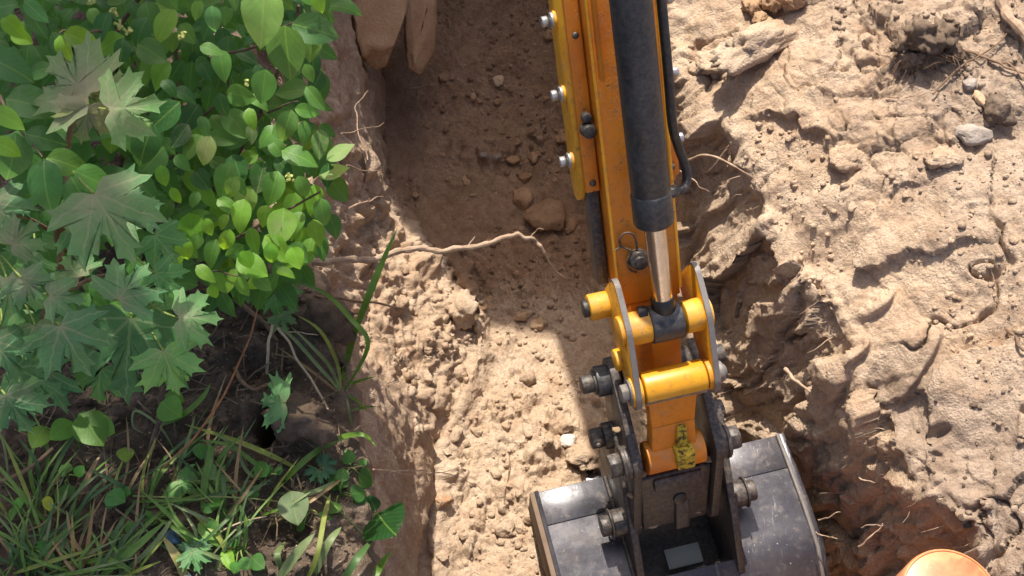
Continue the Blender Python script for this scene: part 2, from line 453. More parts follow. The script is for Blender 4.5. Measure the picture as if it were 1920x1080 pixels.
# height map of the finished ground
CELL = .006
HX0, HY0, HNX, HNY = -1.5, .1, int(3.2 / CELL), int(3.3 / CELL)
HM = np.full((HNX, HNY), -9.0)
ii = ((GX - HX0) / CELL).astype(int); jj = ((GY - HY0) / CELL).astype(int)
ok = (ii >= 0) & (ii < HNX) & (jj >= 0) & (jj < HNY)
np.maximum.at(HM, (ii[ok], jj[ok]), GZ[ok])
for _ in range(4):
    p_ = np.pad(HM, 1, constant_values=-9)
    nb = np.max([p_[a:a + HNX, b:b + HNY] for a in range(3) for b in range(3)], 0)
    HM = np.where(HM < -5, nb, HM)
AM = {}
for an, arr in (('topsoil', tops), ('damp', damp), ('red', red)):
    m_ = np.zeros((HNX, HNY)); m_[ii[ok], jj[ok]] = arr[ok]; AM[an] = m_
def gz(x, y):
    i = int((x - HX0) / CELL); j = int((y - HY0) / CELL)
    if 0 <= i < HNX and 0 <= j < HNY and HM[i, j] > -5: return float(HM[i, j])
    return LEFT_Z
def hit(x, y):
    """where the line of sight through a photo pixel meets the ground"""
    r = ray(x, y); t = .9
    while t < 4.2:
        q = CP + r * t
        if q[2] <= gz(q[0], q[1]): break
        t += .006
    return Vector(q)

# ------------------------------------------------------------------ machine materials
def paint_material(name, base, bright, dark, chips=1.0, rough=0.47, grime=(0.16, 0.085, 0.03)):
    s = NT(name)
    p = s.pos()
    a = s.noise(p, 10, 5, 0.6); f = s.noise(p, 70, 4, 0.65); g = s.noise(p, 260, 3, 0.7)
    c = s.ramp(a, [(0.3, dark), (0.5, base), (0.72, bright)])
    c = s.mix(s.ramp(f, [(0.56, 0.0), (0.76, 0.5)]), c, grime)
    st = s.n('ShaderNodeMapping'); st.inputs['Rotation'].default_value = (.9, 0, .24); st.inputs['Scale'].default_value = (60, 60, 7); s.l(p, st.inputs[0])
    streak = s.ramp(s.noise(st.outputs[0], 1.6, 4, .65), [(.54, 0.), (.70, .30)])
    c = s.mix(s.math('MULTIPLY', streak, s.ramp(a, [(.35, .2), (.6, 1.)])), c, (0.20, 0.075, 0.012))
    chip = s.ramp(s.noise(p, 42, 6, 0.75), [(0.635, 0.0), (0.650, 0.9 * chips)])
    c = s.mix(chip, c, (0.055, 0.045, 0.04))
    spk = s.ramp(g, [(0.66, 0.0), (0.70, 0.65 * chips)])
    c = s.mix(spk, c, (0.10, 0.06, 0.03))
    nd = s.n('ShaderNodeNewGeometry')
    up = s.n('ShaderNodeSeparateXYZ'); s.l(nd.outputs['Normal'], up.inputs[0])
    mud = s.ramp(s.math('ADD', s.math('MULTIPLY', s.noise(p, 16, 6, .75, .4), .7), s.math('MULTIPLY', g, .3)), [(.55, 0.), (.63, .5)])
    c = s.mix(mud, c, (0.36, 0.215, 0.105))
    dust = s.math('MULTIPLY', s.ramp(up.outputs[2], [(0.3, 0.0), (0.95, 0.45)]), s.ramp(f, [(0.40, 0.05), (0.68, 0.8)]))
    c = s.mix(dust, c, (0.48, 0.33, 0.19))
    r = s.ramp(f, [(0.3, rough - .06), (0.7, rough + .25)])
    h = s.math('ADD', s.math('MULTIPLY', chip, -0.6), s.math('MULTIPLY', g, 0.3))
    h = s.math('ADD', h, s.math('ADD', s.math('MULTIPLY', mud, .8), s.math('MULTIPLY', a, 1.5)))
    r = s.mix(mud, r, (.9, .9, .9))
    return s.done(s.bsdf(c, r, 0, s.bump(h, 0.35, 0.002), 0.45))
M_YEL = paint_material('yellow_paint', (0.64, 0.29, 0.010), (0.70, 0.36, 0.012), (0.54, 0.21, 0.010))
M_YEL_SHADE = paint_material('shaded_yellow_paint', (0.66, 0.205, 0.006), (0.70, 0.25, 0.008), (0.56, 0.155, 0.006), .8)  # same yellow paint made oranger and darker: shade put into the colour
def black_material(name, base, worn, rough=.45, dustamt=.5):
    s = NT(name)
    p = s.pos()
    a = s.noise(p, 26, 5, 0.65); f = s.noise(p, 120, 4, 0.7)
    mp = s.n('ShaderNodeMapping'); mp.inputs['Scale'].default_value = (9, 60, 60); s.l(p, mp.inputs[0])
    sc_ = s.noise(mp.outputs[0], 5, 4, 0.7)
    c = s.mix(s.ramp(a, [(0.4, 0.0), (0.75, 0.7)]), base, worn)
    c = s.mix(s.ramp(sc_, [(0.60, 0.0), (0.68, 0.35)]), c, tuple(min(1, 2.6 * v) for v in worn))
    nd = s.n('ShaderNodeNewGeometry')
    up = s.n('ShaderNodeSeparateXYZ'); s.l(nd.outputs['Normal'], up.inputs[0])
    dust = s.math('MULTIPLY', s.ramp(up.outputs[2], [(0.0, 0.1), (0.9, dustamt)]), s.ramp(f, [(0.42, 0.0), (0.68, 0.8)]))
    c = s.mix(dust, c, (0.36, 0.27, 0.19))
    r = s.ramp(a, [(0.3, rough - .1), (0.7, rough + .2)])
    return s.done(s.bsdf(c, r, 0.0, s.bump(f, 0.3, 0.002), 0.5))
M_BLK = black_material('black_barrel_paint', (0.018, 0.021, 0.026), (0.045, 0.052, 0.062), .42, .25)
M_DRK = black_material('dark_worn_steel', (0.022, 0.019, 0.019), (0.060, 0.050, 0.046), .45, .38)
M_RUB = black_material('black_rubber', (0.012, 0.013, 0.015), (0.03, 0.03, 0.032), .5, .2)
def bucket_material():
    s = NT('bucket_steel')
    p = s.pos()
    a = s.noise(p, 7, 5, 0.6); f = s.noise(p, 45, 5, 0.7); g = s.noise(p, 330, 3, 0.7)
    c = s.ramp(a, [(0.30, (0.026, 0.025, 0.032)), (0.5, (0.046, 0.044, 0.052)), (0.72, (0.095, 0.09, 0.098))])
    c = s.mix(s.ramp(f, [(0.57, 0.0), (0.75, 0.5)]), c, (0.22, 0.165, 0.12))
    c = s.mix(s.ramp(s.noise(p, 11, 5, .7, .5), [(.54, 0.), (.66, .28)]), c, (0.105, 0.075, 0.055))
    def scratches(rot, sx, sy, lo, hi):
        mp = s.n('ShaderNodeMapping'); mp.inputs['Rotation'].default_value = (0, 0, rot); mp.inputs['Scale'].default_value = (sx, sy, 4)
        s.l(p, mp.inputs[0])
        return s.ramp(s.noise(mp.outputs[0], 3, 3, 0.6), [(lo, 0.0), (hi, 1.0)])
    k = s.math('MAXIMUM', scratches(.25, 90, 5, .66, .70), scratches(1.75, 140, 7, .68, .72))
    k = s.math('MULTIPLY', k, s.ramp(s.noise(p, 14, 3, .6), [(.4, 0.), (.6, .6)]))
    c = s.mix(k, c, (0.24, 0.235, 0.24))
    spk = s.ramp(s.noise(p, 150, 3, .6), [(.70, 0.), (.73, .7)])
    c = s.mix(spk, c, (0.55, 0.50, 0.45))
    r = s.ramp(f, [(0.3, 0.22), (0.5, .30), (0.7, 0.55)])
    r = s.mix(spk, r, (0.8, .8, .8))
    return s.done(s.bsdf(c, r, 0.3, s.bump(s.math('ADD', s.math('MULTIPLY', k, -.5), s.math('MULTIPLY', g, .3)), 0.25, 0.002), 0.5))
M_BKT = bucket_material()
def plain(name, c, rough, metal=0., spec=.5, n=40, amt=.35):
    s = NT(name); p = s.pos(); a = s.noise(p, n, 4, .65)
    cc = s.mix(s.ramp(a, [(.35, 0.), (.7, amt)]), c, tuple(v * .45 + .05 * w for v, w in zip(c, (1.2, .8, .5))))
    return s.done(s.bsdf(cc, s.ramp(a, [(.3, rough), (.8, min(1, rough + .25))]), metal, s.bump(a, .15, .002), spec))
M_CHROME = plain('chrome_rod', (0.62, 0.58, 0.54), .10, 1.0, .5, 60, .25)
M_ZINC = plain('zinc_bolt', (0.42, 0.42, 0.43), .38, .6, .5, 120, .5)
M_WORN = plain('bare_worn_edge', (0.19, 0.175, 0.165), .55, .3, .5, 90, .6)
M_GREASE = plain('grease', (0.008, 0.007, 0.006), .3, 0., .6, 90, .2)
M_GREY = plain('grey_plate', (0.09, 0.11, 0.105), .5)
M_BROWN = plain('rusty_side_steel', (0.17, 0.115, 0.075), .7, 0., .4, 30, .8)
M_TAN = plain('earth_caked_steel', (0.30, 0.20, 0.115), .8)

# ------------------------------------------------------------------ mesh helpers (world coordinates)
YAW = R(14); INC = R(55)
AO = np.array([0.26829, 0.95687, 0.74675])                  # pin at the foot of the stick
AL = np.array([math.cos(YAW), math.sin(YAW), 0])
AH = np.array([-math.sin(YAW), math.cos(YAW), 0])
AZ = np.array([0, 0, 1.0])
AS = math.cos(INC) * AH + math.sin(INC) * AZ
AN = -math.sin(INC) * AH + math.cos(INC) * AZ
def A(l, s, n): return Vector(AO + AL * l + AS * s + AN * n)          # stick frame
def B(l, h, z): v = AO + AL * l + AH * h; v[2] = z; return Vector(v)  # bucket frame
class MB:
    def __init__(s): s.bm = bmesh.new()
    def prism(s, pts0, pts1):
        a = [s.bm.verts.new(p) for p in pts0]; b = [s.bm.verts.new(p) for p in pts1]
        n = len(a)
        s.bm.faces.new(a[::-1]); s.bm.faces.new(b)
        for i in range(n): s.bm.faces.new((a[i], a[(i + 1) % n], b[(i + 1) % n], b[i]))
        return s
    def plate(s, outline, l0, l1, F=A): return s.prism([F(l0, *q) for q in outline], [F(l1, *q) for q in outline])
    def box(s, l0, l1, s0, s1, n0, n1, F=A):
        return s.plate([(s0, n0), (s1, n0), (s1, n1), (s0, n1)], l0, l1, F)
    def cyl(s, p, q, r, r2=None, seg=28):
        p, q = Vector(p), Vector(q); d = (q - p).normalized()
        u = d.orthogonal().normalized(); v = d.cross(u); r2 = r if r2 is None else r2
        c = [(math.cos(2 * math.pi * i / seg), math.sin(2 * math.pi * i / seg)) for i in range(seg)]
        return s.prism([p + u * (a * r) + v * (b * r) for a, b in c], [q + u * (a * r2) + v * (b * r2) for a, b in c])
    def lcyl(s, sn, r, l0, l1, F=A, seg=28, r2=None): return s.cyl(F(l0, *sn), F(l1, *sn), r, r2, seg)
    def tube(s, pts, rad, seg=10):
        pts = [Vector(p) for p in pts]; n = len(pts)
        rs = rad if hasattr(rad, '__len__') else [rad] * n
        rings = []; u = None
        for i in range(n):
            d = (pts[min(i + 1, n - 1)] - pts[max(i - 1, 0)]).normalized()
            if u is None: u = d.orthogonal().normalized()
            u = (u - d * u.dot(d)).normalized(); v = d.cross(u)
            rings.append([s.bm.verts.new(pts[i] + (u * math.cos(2 * math.pi * k / seg) + v * math.sin(2 * math.pi * k / seg)) * rs[i]) for k in range(seg)])
        for a, b in zip(rings[:-1], rings[1:]):
            for k in range(seg): s.bm.faces.new((a[k], a[(k + 1) % seg], b[(k + 1) % seg], b[k]))
        s.bm.faces.new(rings[0][::-1]); s.bm.faces.new(rings[-1])
        return s
    def build(s, name, m, parent=None, bevel=.0022, seg=2):
        bm = s.bm
        bmesh.ops.recalc_face_normals(bm, faces=bm.faces)
        if bevel:
            ed = [e for e in bm.edges if len(e.link_faces) == 2 and e.calc_face_angle(0) > R(40)]
            if ed: bmesh.ops.bevel(bm, geom=ed, offset=bevel, segments=seg, affect='EDGES', profile=.5, clamp_overlap=True)
        for f in bm.faces: f.smooth = True
        for e in bm.edges:
            if len(e.link_faces) == 2 and e.calc_face_angle(0) > R(38): e.smooth = False
        me = bpy.data.meshes.new(name); bm.to_mesh(me); bm.free()
        return link(name, me, m, parent)
def hull(circles, seg=20):
    pts = sorted({(round(c[0] + c[2] * math.cos(2 * math.pi * i / seg), 5), round(c[1] + c[2] * math.sin(2 * math.pi * i / seg), 5)) for c in circles for i in range(seg)})
    def half(ps):
        o = []
        for q in ps:
            while len(o) > 1 and (o[-1][0] - o[-2][0]) * (q[1] - o[-2][1]) - (o[-1][1] - o[-2][1]) * (q[0] - o[-2][0]) <= 1e-9: o.pop()
            o.append(q)
        return o[:-1]
    return half(pts) + half(pts[::-1])
def spline(pts, n=8):
    P_ = [Vector(p) for p in pts]; out = []
    for i in range(len(P_) - 1):
        a, b, c, d = P_[max(i - 1, 0)], P_[i], P_[i + 1], P_[min(i + 2, len(P_) - 1)]
        for k in range(n):
            t = k / n
            out.append(.5 * ((2 * b) + (c - a) * t + (2 * a - 5 * b + 4 * c - d) * t * t + (3 * b - a - 3 * c + d) * t ** 3))
    out.append(P_[-1]); return out
def hexbolt(parent, p, d, r=.008, head=.011, washer=True, m=None, name='bolt', shank=.0):
    """hex bolt whose head stands out from p along d"""
    m = m or M_ZINC
    p, d = Vector(p), Vector(d).normalized()
    b = MB()
    if washer: b.cyl(p - d * .004, p + d * .003, r * 1.45, seg=20)
    if shank: b.cyl(p, p + d * shank, r * .62, seg=14)
    b.cyl(p + d * (.003 + shank), p + d * (.003 + shank + head), r, seg=6)
    return b.build(name, m, parent, .0012, 1)

# ------------------------------------------------------------------ the mini excavator
mach_loc = Vector((-.62, 3.95, LEFT_Z))
EX = empty('mini_excavator', mach_loc, 'yellow mini excavator with its arm and dark steel bucket reaching down into the trench', 'excavator')
c0 = -.012
# stick: tapered box section
st = MB()
st.prism([A(c0 - .055, .165, .048), A(c0 + .055, .165, .048), A(c0 + .055, .165, -.05), A(c0 - .055, .165, -.05)],
         [A(c0 - .058, 1.22, .055), A(c0 + .058, 1.22, .055), A(c0 + .058, 1.22, -.13), A(c0 - .058, 1.22, -.13)])
stick = st.build('stick', M_YEL_SHADE, EX, .004, 3)
# foot of the stick: cheeks running to the end pin
foot = MB(); foot.plate(hull([(0, 0, .034), (.18, .0, .046)]), c0 - .050, c0 + .050); foot.build('stick_foot', M_YEL_SHADE, stick)
MB().lcyl((0, 0), .030, c0 - .060, c0 + .074).build('end_boss', M_DRK, stick)
# raised web and weld beads on the face of the stick
MB().box(c0 - .050, c0 - .043, .575, 1.2, .046, .066).build('face_rib', M_YEL_SHADE, stick, .002)
MB().tube([A(c0 - .0555, .18, .0475), A(c0 - .0565, .7, .0510), A(c0 - .058, 1.2, .0545)], .003, 8).build('weld_seam', M_YEL, stick, 0)
MB().tube([A(c0 + .0555, .18, .0475), A(c0 + .0565, .7, .0510), A(c0 + .058, 1.2, .0545)], .003, 8).build('weld_seam', M_YEL, stick, 0)
MB().box(c0 - .078, c0 - .059, .19, .42, -.04, -.004).build('dark_strip', M_DRK, stick, .002)  # dark strip down the lower left side of the stick
# guard rails with flanges bolted to both sides of the stick
for sg in (-1, 1):
    gx = c0 + sg * .083
    out = [(.345, -.075), (.338, -.055), (.345, -.035), (.37, -.012), (.40, -.004), (1.2, .0), (1.2, -.085), (.42, -.085), (.37, -.082)]
    rail = MB().plate(out, gx - .005, gx + .005).build('guard_rail', M_YEL, EX, .002)
    MB().box(min(gx, gx - sg * .024), max(gx, gx - sg * .024) , .372, 1.2, .0015, .0085).build('flange', M_YEL_SHADE, rail, .0015)
    for k, sv in enumerate((.417, .535, .660, .80)):
        MB().lcyl((sv, -.045), .016, gx + sg * .0045, gx + sg * .010, seg=20).build('bolt_boss', M_YEL, rail, .002)
        hexbolt(rail, A(gx + sg * .011, sv, -.045), sg * AL, .0095, .010, True, M_ZINC, shank=.004)
    for sv in (.388, .505, .642):
        MB().cyl(A(gx - sg * .013, sv, .0085), A(gx - sg * .013, sv, .0125), .0062, .005, 14).build('rivet', M_DRK, rail, .001, 1)
MB().cyl(A(c0 - .069, .484, .0), A(c0 - .069, .484, .030), .014, .011, 18).cyl(A(c0 - .069, .506, .0), A(c0 - .069, .506, .022), .009, .008, 14).build('grease_nipple', M_RUB, stick, .002)
# bucket cylinder
bar_a, bar_b = A(-.013, .352, .118), A(-.042, 1.16, .196)
bd = (bar_b - bar_a).normalized()
barrel = MB().cyl(bar_a, bar_b, .0318, seg=40).build('cylinder_barrel', M_BLK, EX, .005, 3)
MB().cyl(bar_a - bd * .012, bar_a + bd * .05, .0335, seg=40).build('gland', M_BLK, barrel, .006, 3)
# hydraulic line down the right of the barrel, looping into the gland
hp = [A(.010, 1.12, .176), A(.022, .80, .145), A(.029, .60, .128), A(.034, .50, .112), A(.0445, .455, .100), A(.054, .425, .092), A(.058, .400, .090), A(.052, .384, .094), A(.040, .382, .102), A(.026, .384, .108)]
MB().tube(spline(hp, 8), .0078, 14).build('hydraulic_line', M_RUB, barrel, 0)
MB().cyl(A(.018, .384, .110), A(.034, .384, .104), .011, seg=6).build('hose_fitting', M_DRK, barrel, .001)
# rod and eye
Bp = (.146, .098); Ap = (.158, .010); Cp = (.036, .118); Dp = (-.128, .088)
rod_b = A(c0 + .008, Bp[0], Bp[1]); rod_a = bar_a + bd * .02
rdv = (rod_a - rod_b).normalized()
rod = MB().cyl(rod_b + rdv * .03, rod_a, .0180, seg=32).build('cylinder_rod', M_CHROME, EX, 0)
MB().cyl(rod_b + rdv * .02, rod_b + rdv * .052, .0225, .0205, 28).build('rod_collar', M_GREASE, rod, .003)
MB().lcyl(Bp, .0335, c0 - .022, c0 + .036, seg=36).build('rod_eye', M_BLK, rod, .004, 3)
# rocker: two plates joined by bosses
plate_out = hull([(*Ap, .026), (*Bp, .036), (*Cp, .032), (.206, .070, .024)], 28)
for sg in (-1, 1):
    lx = c0 + .006 + sg * .071
    rk = MB().plate(plate_out, lx - .0045, lx + .0045).build('rocker_plate', M_YEL, EX, .0018)
    # worn steel rim that follows the front edge of the plate
    ed = [q for q in plate_out]
    rim_pts = hull([(Bp[0], Bp[1], .0372), (Cp[0], Cp[1], .0332), (.206, .070, .0252)], 40)
    fr_ = [q for q in rim_pts if q[1] > .103 or q[0] > .19]
    fr_.sort(key=lambda q: -math.atan2(q[1] - .06, q[0] - .11) if True else 0)
    rimb = MB()
    fr_.sort(key=lambda q: math.atan2(q[1] - .05, q[0] - .11))
    for q0, q1 in zip(fr_[:-1], fr_[1:]):
        if math.hypot(q0[0] - q1[0], q0[1] - q1[1]) > .15: continue
        c_ = Vector((.11, .05)); i0 = Vector(q0).lerp(c_, .03); i1 = Vector(q1).lerp(c_, .03)
        rimb.prism([A(lx - .0050, *q0), A(lx + .0050, *q0), A(lx + .0050, *i0), A(lx - .0050, *i0)], [A(lx - .0050, *q1), A(lx + .0050, *q1), A(lx + .0050, *i1), A(lx - .0050, *i1)])
    rimb.build('worn_rim', M_WORN, rk, 0)
    MB().lcyl(Bp, .029, lx - sg * .004, lx - sg * .046 if sg < 0 else lx - sg * .036).build('inner_boss', M_YEL, rk, .003)
    pe = .040 if sg < 0 else .012
    MB().lcyl(Ap, .024, lx, lx + sg * pe).build('pivot_boss', M_YEL, rk, .003)
    MB().lcyl(Ap, .016, lx + sg * (pe - .001), lx + sg * (pe + .010)).build('pivot_pin', M_RUB, rk, .002)
    MB().lcyl(Bp, .027, lx + sg * .004, lx + sg * .012).build('pin_boss', M_YEL, rk, .003)
    MB().lcyl((.072, .062), .020, lx + sg * .003, lx + sg * .016).build('stop_boss', M_YEL, rk, .003)
    MB().lcyl(Cp, .027, lx - sg * .012, lx + sg * .008).build('pin_collar', M_YEL, rk, .002)
    if sg < 0: hexbolt(rk, A(lx - .008, *Cp), -AL, .017, .013, True, M_WORN, 'pin_bolt')
    else: MB().lcyl(Cp, .019, lx + .008, lx + .020).lcyl(Cp, .015, lx + .020, lx + .027, r2=.009).build('pin_head', M_WORN, rk, .003, 3)
# black keeper between the eye and the left plate
MB().lcyl((Bp[0] + .028, Bp[1] + .002), .012, c0 - .040, c0 - .024).build('grease_cap', M_GREASE, rod, .002)
# bucket link: tube - web - tube
def scuff_material():
    s = NT('scuffed_yellow_paint'); p = s.pos(); a = s.noise(p, 14, 5, .6); f = s.noise(p, 170, 5, .8); g = s.noise(p, 60, 4, .7)
    c = s.ramp(a, [(.3, (.58, .24, .010)), (.7, (.70, .36, .012))])
    def along(ax, pt):
        d = s.n('ShaderNodeVectorMath', operation='SUBTRACT'); s.l(p, d.inputs[0]); d.inputs[1].default_value = tuple(pt)
        e_ = s.n('ShaderNodeVectorMath', operation='DOT_PRODUCT'); s.l(d.outputs[0], e_.inputs[0]); e_.inputs[1].default_value = tuple(ax); return e_.outputs['Value']
    k = along(AS, A(0, *Cp)); band = s.ramp(s.math('MULTIPLY', s.math('ABSOLUTE', s.math('ADD', k, .017)), 50), [(.15, 1.), (.5, 0.)])
    sc_ = s.ramp(s.math('ADD', s.math('MULTIPLY', band, .42), s.math('ADD', s.math('MULTIPLY', f, .6), s.math('MULTIPLY', g, .2))), [(.70, 0.), (.78, 1.)])
    c = s.mix(s.ramp(g, [(.54, 0.), (.72, .55)]), c, (.25, .12, .03)); c = s.mix(s.math('MULTIPLY', sc_, .9), c, s.ramp(g, [(.4, (.06, .055, .055)), (.6, (.22, .20, .18))]))
    return s.done(s.bsdf(c, s.ramp(sc_, [(0, .4), (1, .7)]), 0, s.bump(s.math('ADD', s.math('MULTIPLY', sc_, -.5), s.math('MULTIPLY', f, .3)), .35, .002), .5))
lk = MB().lcyl(Cp, .030, c0 - .050, c0 + .062, seg=40).build('bucket_link', scuff_material(), EX, .003, 3)
web = MB()
e = .016
def wpt(l, t, off):
    q = (Cp[0] + (Dp[0] - Cp[0]) * t, Cp[1] + (Dp[1] - Cp[1]) * t)
    dx, dy = Dp[0] - Cp[0], Dp[1] - Cp[1]; m_ = math.hypot(dx, dy)
    return A(c0 + l, q[0] + dy / m_ * off, q[1] - dx / m_ * off)
for ta, tb, la, lb in ((.05, .5, .046, .040), (.5, .98, .040, .043)):
    web.prism([wpt(-la, ta, e), wpt(la, ta, e), wpt(la, ta, -e), wpt(-la, ta, -e)], [wpt(-lb, tb, e), wpt(lb, tb, e), wpt(lb, tb, -e), wpt(-lb, tb, -e)])
web.build('link_web', M_YEL_SHADE, lk, .003)
MB().lcyl(Dp, .031, c0 - .052, c0 + .058, seg=40).build('link_tube', M_YEL_SHADE, lk, .003, 3)
lug = MB()
lug.prism([wpt(.004, .52, .014), wpt(.022, .52, .014), wpt(.022, .52, .024), wpt(.004, .52, .024)], [wpt(.002, .80, .014), wpt(.024, .80, .014), wpt(.024, .80, .028), wpt(.002, .80, .028)])
lug.prism([wpt(-.004, .80, .010), wpt(.032, .80, .010), wpt(.032, .80, .040), wpt(-.004, .80, .040)], [wpt(-.002, 1.06, .010), wpt(.032, 1.06, .010), wpt(.032, 1.06, .042), wpt(-.002, 1.06, .042)])
def lug_material():
    s = NT('caked_yellow_paint'); p = s.pos(); a = s.noise(p, 110, 4, .7)
    c = s.ramp(a, [(.40, (0.05, 0.042, 0.02)), (.52, (0.48, 0.33, 0.03)), (.7, (0.55, 0.40, 0.05))])
    return s.done(s.bsdf(c, .8, 0, s.bump(a, .8, .006), .3))
lug.build('lift_lug', lug_material(), lk, .004, 2)
# quick coupler: cheeks, bosses, body
P1 = (-.128, -.012); P2 = (-.300, .030)
cp = MB().box(c0 - .058, c0 + .066, -.215, -.165, .028, .080).build('quick_coupler', M_DRK, EX, .006, 3)
MB().lcyl((-.196, .066), .018, c0 - .040, c0 + .050).build('locking_bar', M_BLK, cp, .003)
for sg in (-1, 1):
    lx = c0 + .004 + sg * .078
    MB().plate(hull([(0, 0, .040), (*Dp, .036), (*P1, .036)], 26), lx - .009, lx + .009).build('cheek', M_DRK, cp, .003)
    MB().plate(hull([(*Dp, .034), (-.19, .055, .040), (*P2, .032)], 26), lx - .0083, lx + .0083).build('lower_cheek', M_DRK, cp, .003)
    MB().lcyl((0, 0), .029, lx, lx + sg * .034).build('pin_boss', M_BLK, cp, .004)
    MB().lcyl((0, 0), .0175, lx + sg * .033, lx + sg * .060).build('pin_end', M_DRK, cp, .003)
    MB().lcyl((0, 0), .0235, lx + sg * .034, lx + sg * .038).build('washer', M_DRK, cp, .001)
    MB().lcyl(P1, .026, lx, lx + sg * .030).build('pin_boss', M_DRK, cp, .004)
    MB().lcyl(P1, .0195, lx + sg * .030, lx + sg * .054).build('pin_end', M_DRK, cp, .003)
    hexbolt(cp, A(lx + sg * .044, P1[0], P1[1] + .019), AN, .0045, .004, False, M_WORN, 'set_screw')
    MB().lcyl(Dp, .032, lx, lx + sg * .020).build('pin_boss', M_DRK, cp, .004)
    hexbolt(cp, A(lx + sg * .021, *Dp), sg * AL, .024, .022, True, M_DRK, 'pin_bolt')
# front body of the coupler between the lower cheeks, with its hook
bodyb = MB().prism([A(c0 - .066, -.172, .034), A(c0 + .074, -.172, .034), A(c0 + .074, -.172, .090), A(c0 - .066, -.172, .090)],
                   [A(c0 - .060, -.318, .016), A(c0 + .068, -.318, .016), A(c0 + .068, -.318, .050), A(c0 - .060, -.318, .050)])
bodyb.build('coupler_body', M_DRK, cp, .005, 3)
MB().box(c0 - .040, c0 + .052, -.205, -.178, .080, .094).build('slot_lip', M_DRK, cp, .004)
MB().cyl(A(c0 + .012, -.246, .050), A(c0 + .012, -.246, .076), .013, seg=20).build('lock_hole', M_GREASE, cp, .002)
MB().plate(hull([(-.262, .062, .010), (-.318, .048, .014)], 16), c0 + .002, c0 + .030).build('hook', M_DRK, cp, .004, 3)
# bucket
bk_prof = [(-.078, .458), (-.150, .456), (-.235, .451), (-.315, .438), (-.390, .392), (-.432, .305), (-.430, .205), (-.395, .115), (-.320, .045), (-.215, .005), (-.06, -.012), (.04, -.012)]
def offset(prof, d):
    o = []
    for i in range(len(prof)):
        a, b = prof[max(i - 1, 0)], prof[min(i + 1, len(prof) - 1)]
        dx, dy = b[0] - a[0], b[1] - a[1]; m_ = math.hypot(dx, dy)
        o.append((prof[i][0] - dy / m_ * d, prof[i][1] + dx / m_ * d))
    return o
bw = .258; bc = .010
dense = [(v.x, v.y) for v in spline([Vector((a, b, 0)) for a, b in bk_prof[3:]], 5)]
def BT(l, h, z):                                             # the bucket narrows towards its floor
    return B(bc + (l - bc) * (1 - .13 * max(0, (.43 - z)) / .43), h, z)
full = [(v.x, v.y) for v in spline([Vector((a, b, 0)) for a, b in bk_prof[1:]], 5)]
i_h = next(i for i, q_ in enumerate(full) if q_[0] < -.288)
inn = offset(full, .010)
bucket = MB().plate(full + inn[::-1], bc - bw, bc - .099, BT).build('bucket', M_BKT, EX, .0012, 1)
MB().plate(full + inn[::-1], bc + .091, bc + bw, BT).build('back_plate', M_BKT, bucket, .0012, 1)
MB().plate(full[i_h:] + inn[i_h:][::-1], bc - .0985, bc + .0905, BT).build('back_plate', M_BKT, bucket, .0012, 1)
up = [bk_prof[0], (-.1495, .4562), (-.1492, .4462), (-.080, .448)]
MB().plate(up, bc - bw + .002, bc - .105, B).build('top_plate', M_BKT, bucket, .002)
MB().plate(up, bc + .090, bc + bw - .002, B).build('top_plate', M_BKT, bucket, .002)
MB().plate([(-.100, .445), (-.149, .447), (-.149, .430), (-.100, .434)], bc - .106, bc + .091, B).build('torsion_bar', M_BKT, bucket, .003)
side = bk_prof[:] + [(.03, .06), (-.03, .25)]
for sg in (-1, 1):
    x = bc + sg * (bw + .0065)
    MB().plate([(a + (.0 if i else .0), b + .004 * (b > .1)) for i, (a, b) in enumerate(side)], x - .006, x + .006, BT).build('side_plate', M_BROWN if sg < 0 else M_BKT, bucket, .002)
    MB().tube([BT(bc + sg * (bw - .002), a, b + .004) for a, b in bk_prof[:8]], .0045, 8).build('weld_bead', M_BKT if sg < 0 else M_WORN, bucket, 0)
MB().plate([(.035, -.022), (.075, -.016), (.075, -.008), (.035, .000)], bc - bw * .87, bc + bw * .87, B).build('cutting_edge', M_BKT, bucket, .002)
for k in range(4):
    x = bc - .18 + k * .12
    MB().prism([B(x - .025, .06, -.024), B(x + .025, .06, -.024), B(x + .025, .06, .004), B(x - .025, .06, .004)], [B(x - .018, .135, -.016), B(x + .018, .135, -.016), B(x + .018, .135, -.008), B(x - .018, .135, -.008)]).build('tooth', M_BKT, bucket, .003)
# ears that carry the coupler, with the second pin
p2 = A(0, *P2); p2h = float(np.dot(np.array(p2) - AO, AH)); p2z = p2.z
p1 = A(0, *P1); p1h = float(np.dot(np.array(p1) - AO, AH)); p1z = p1.z
for sg in (-1, 1):
    x = bc - .004 + sg * .100
    ear = [(-.03, .43), (-.03, p1z - .02), (p1h + .01, p1z + .03), (p1h - .025, p1z + .028), (p2h - .01, p2z + .034), (p2h - .032, p2z + .02), (-.325, .440), (-.33, .400), (-.32, .31), (-.17, .33)]
    MB().plate(ear, x - .0075, x + .0075, B).build('ear', M_DRK, bucket, .003)
    MB().cyl(B(x, p2h, p2z), B(x + sg * .034, p2h, p2z), .027).build('ear_boss', M_DRK, bucket, .004)
    MB().cyl(B(x + sg * .034, p2h, p2z), B(x + sg * .038, p2h, p2z), .031).cyl(B(x + sg * .038, p2h, p2z), B(x + sg * .056, p2h, p2z), .0205).build('pin_end', M_DRK, bucket, .003)
    MB().tube([B(x + sg * .009, a, b) for a, b in ((-.08, .460), (-.15, .459), (-.235, .455), (-.31, .443))], .005, 8).build('weld_bead', M_DRK, bucket, 0)
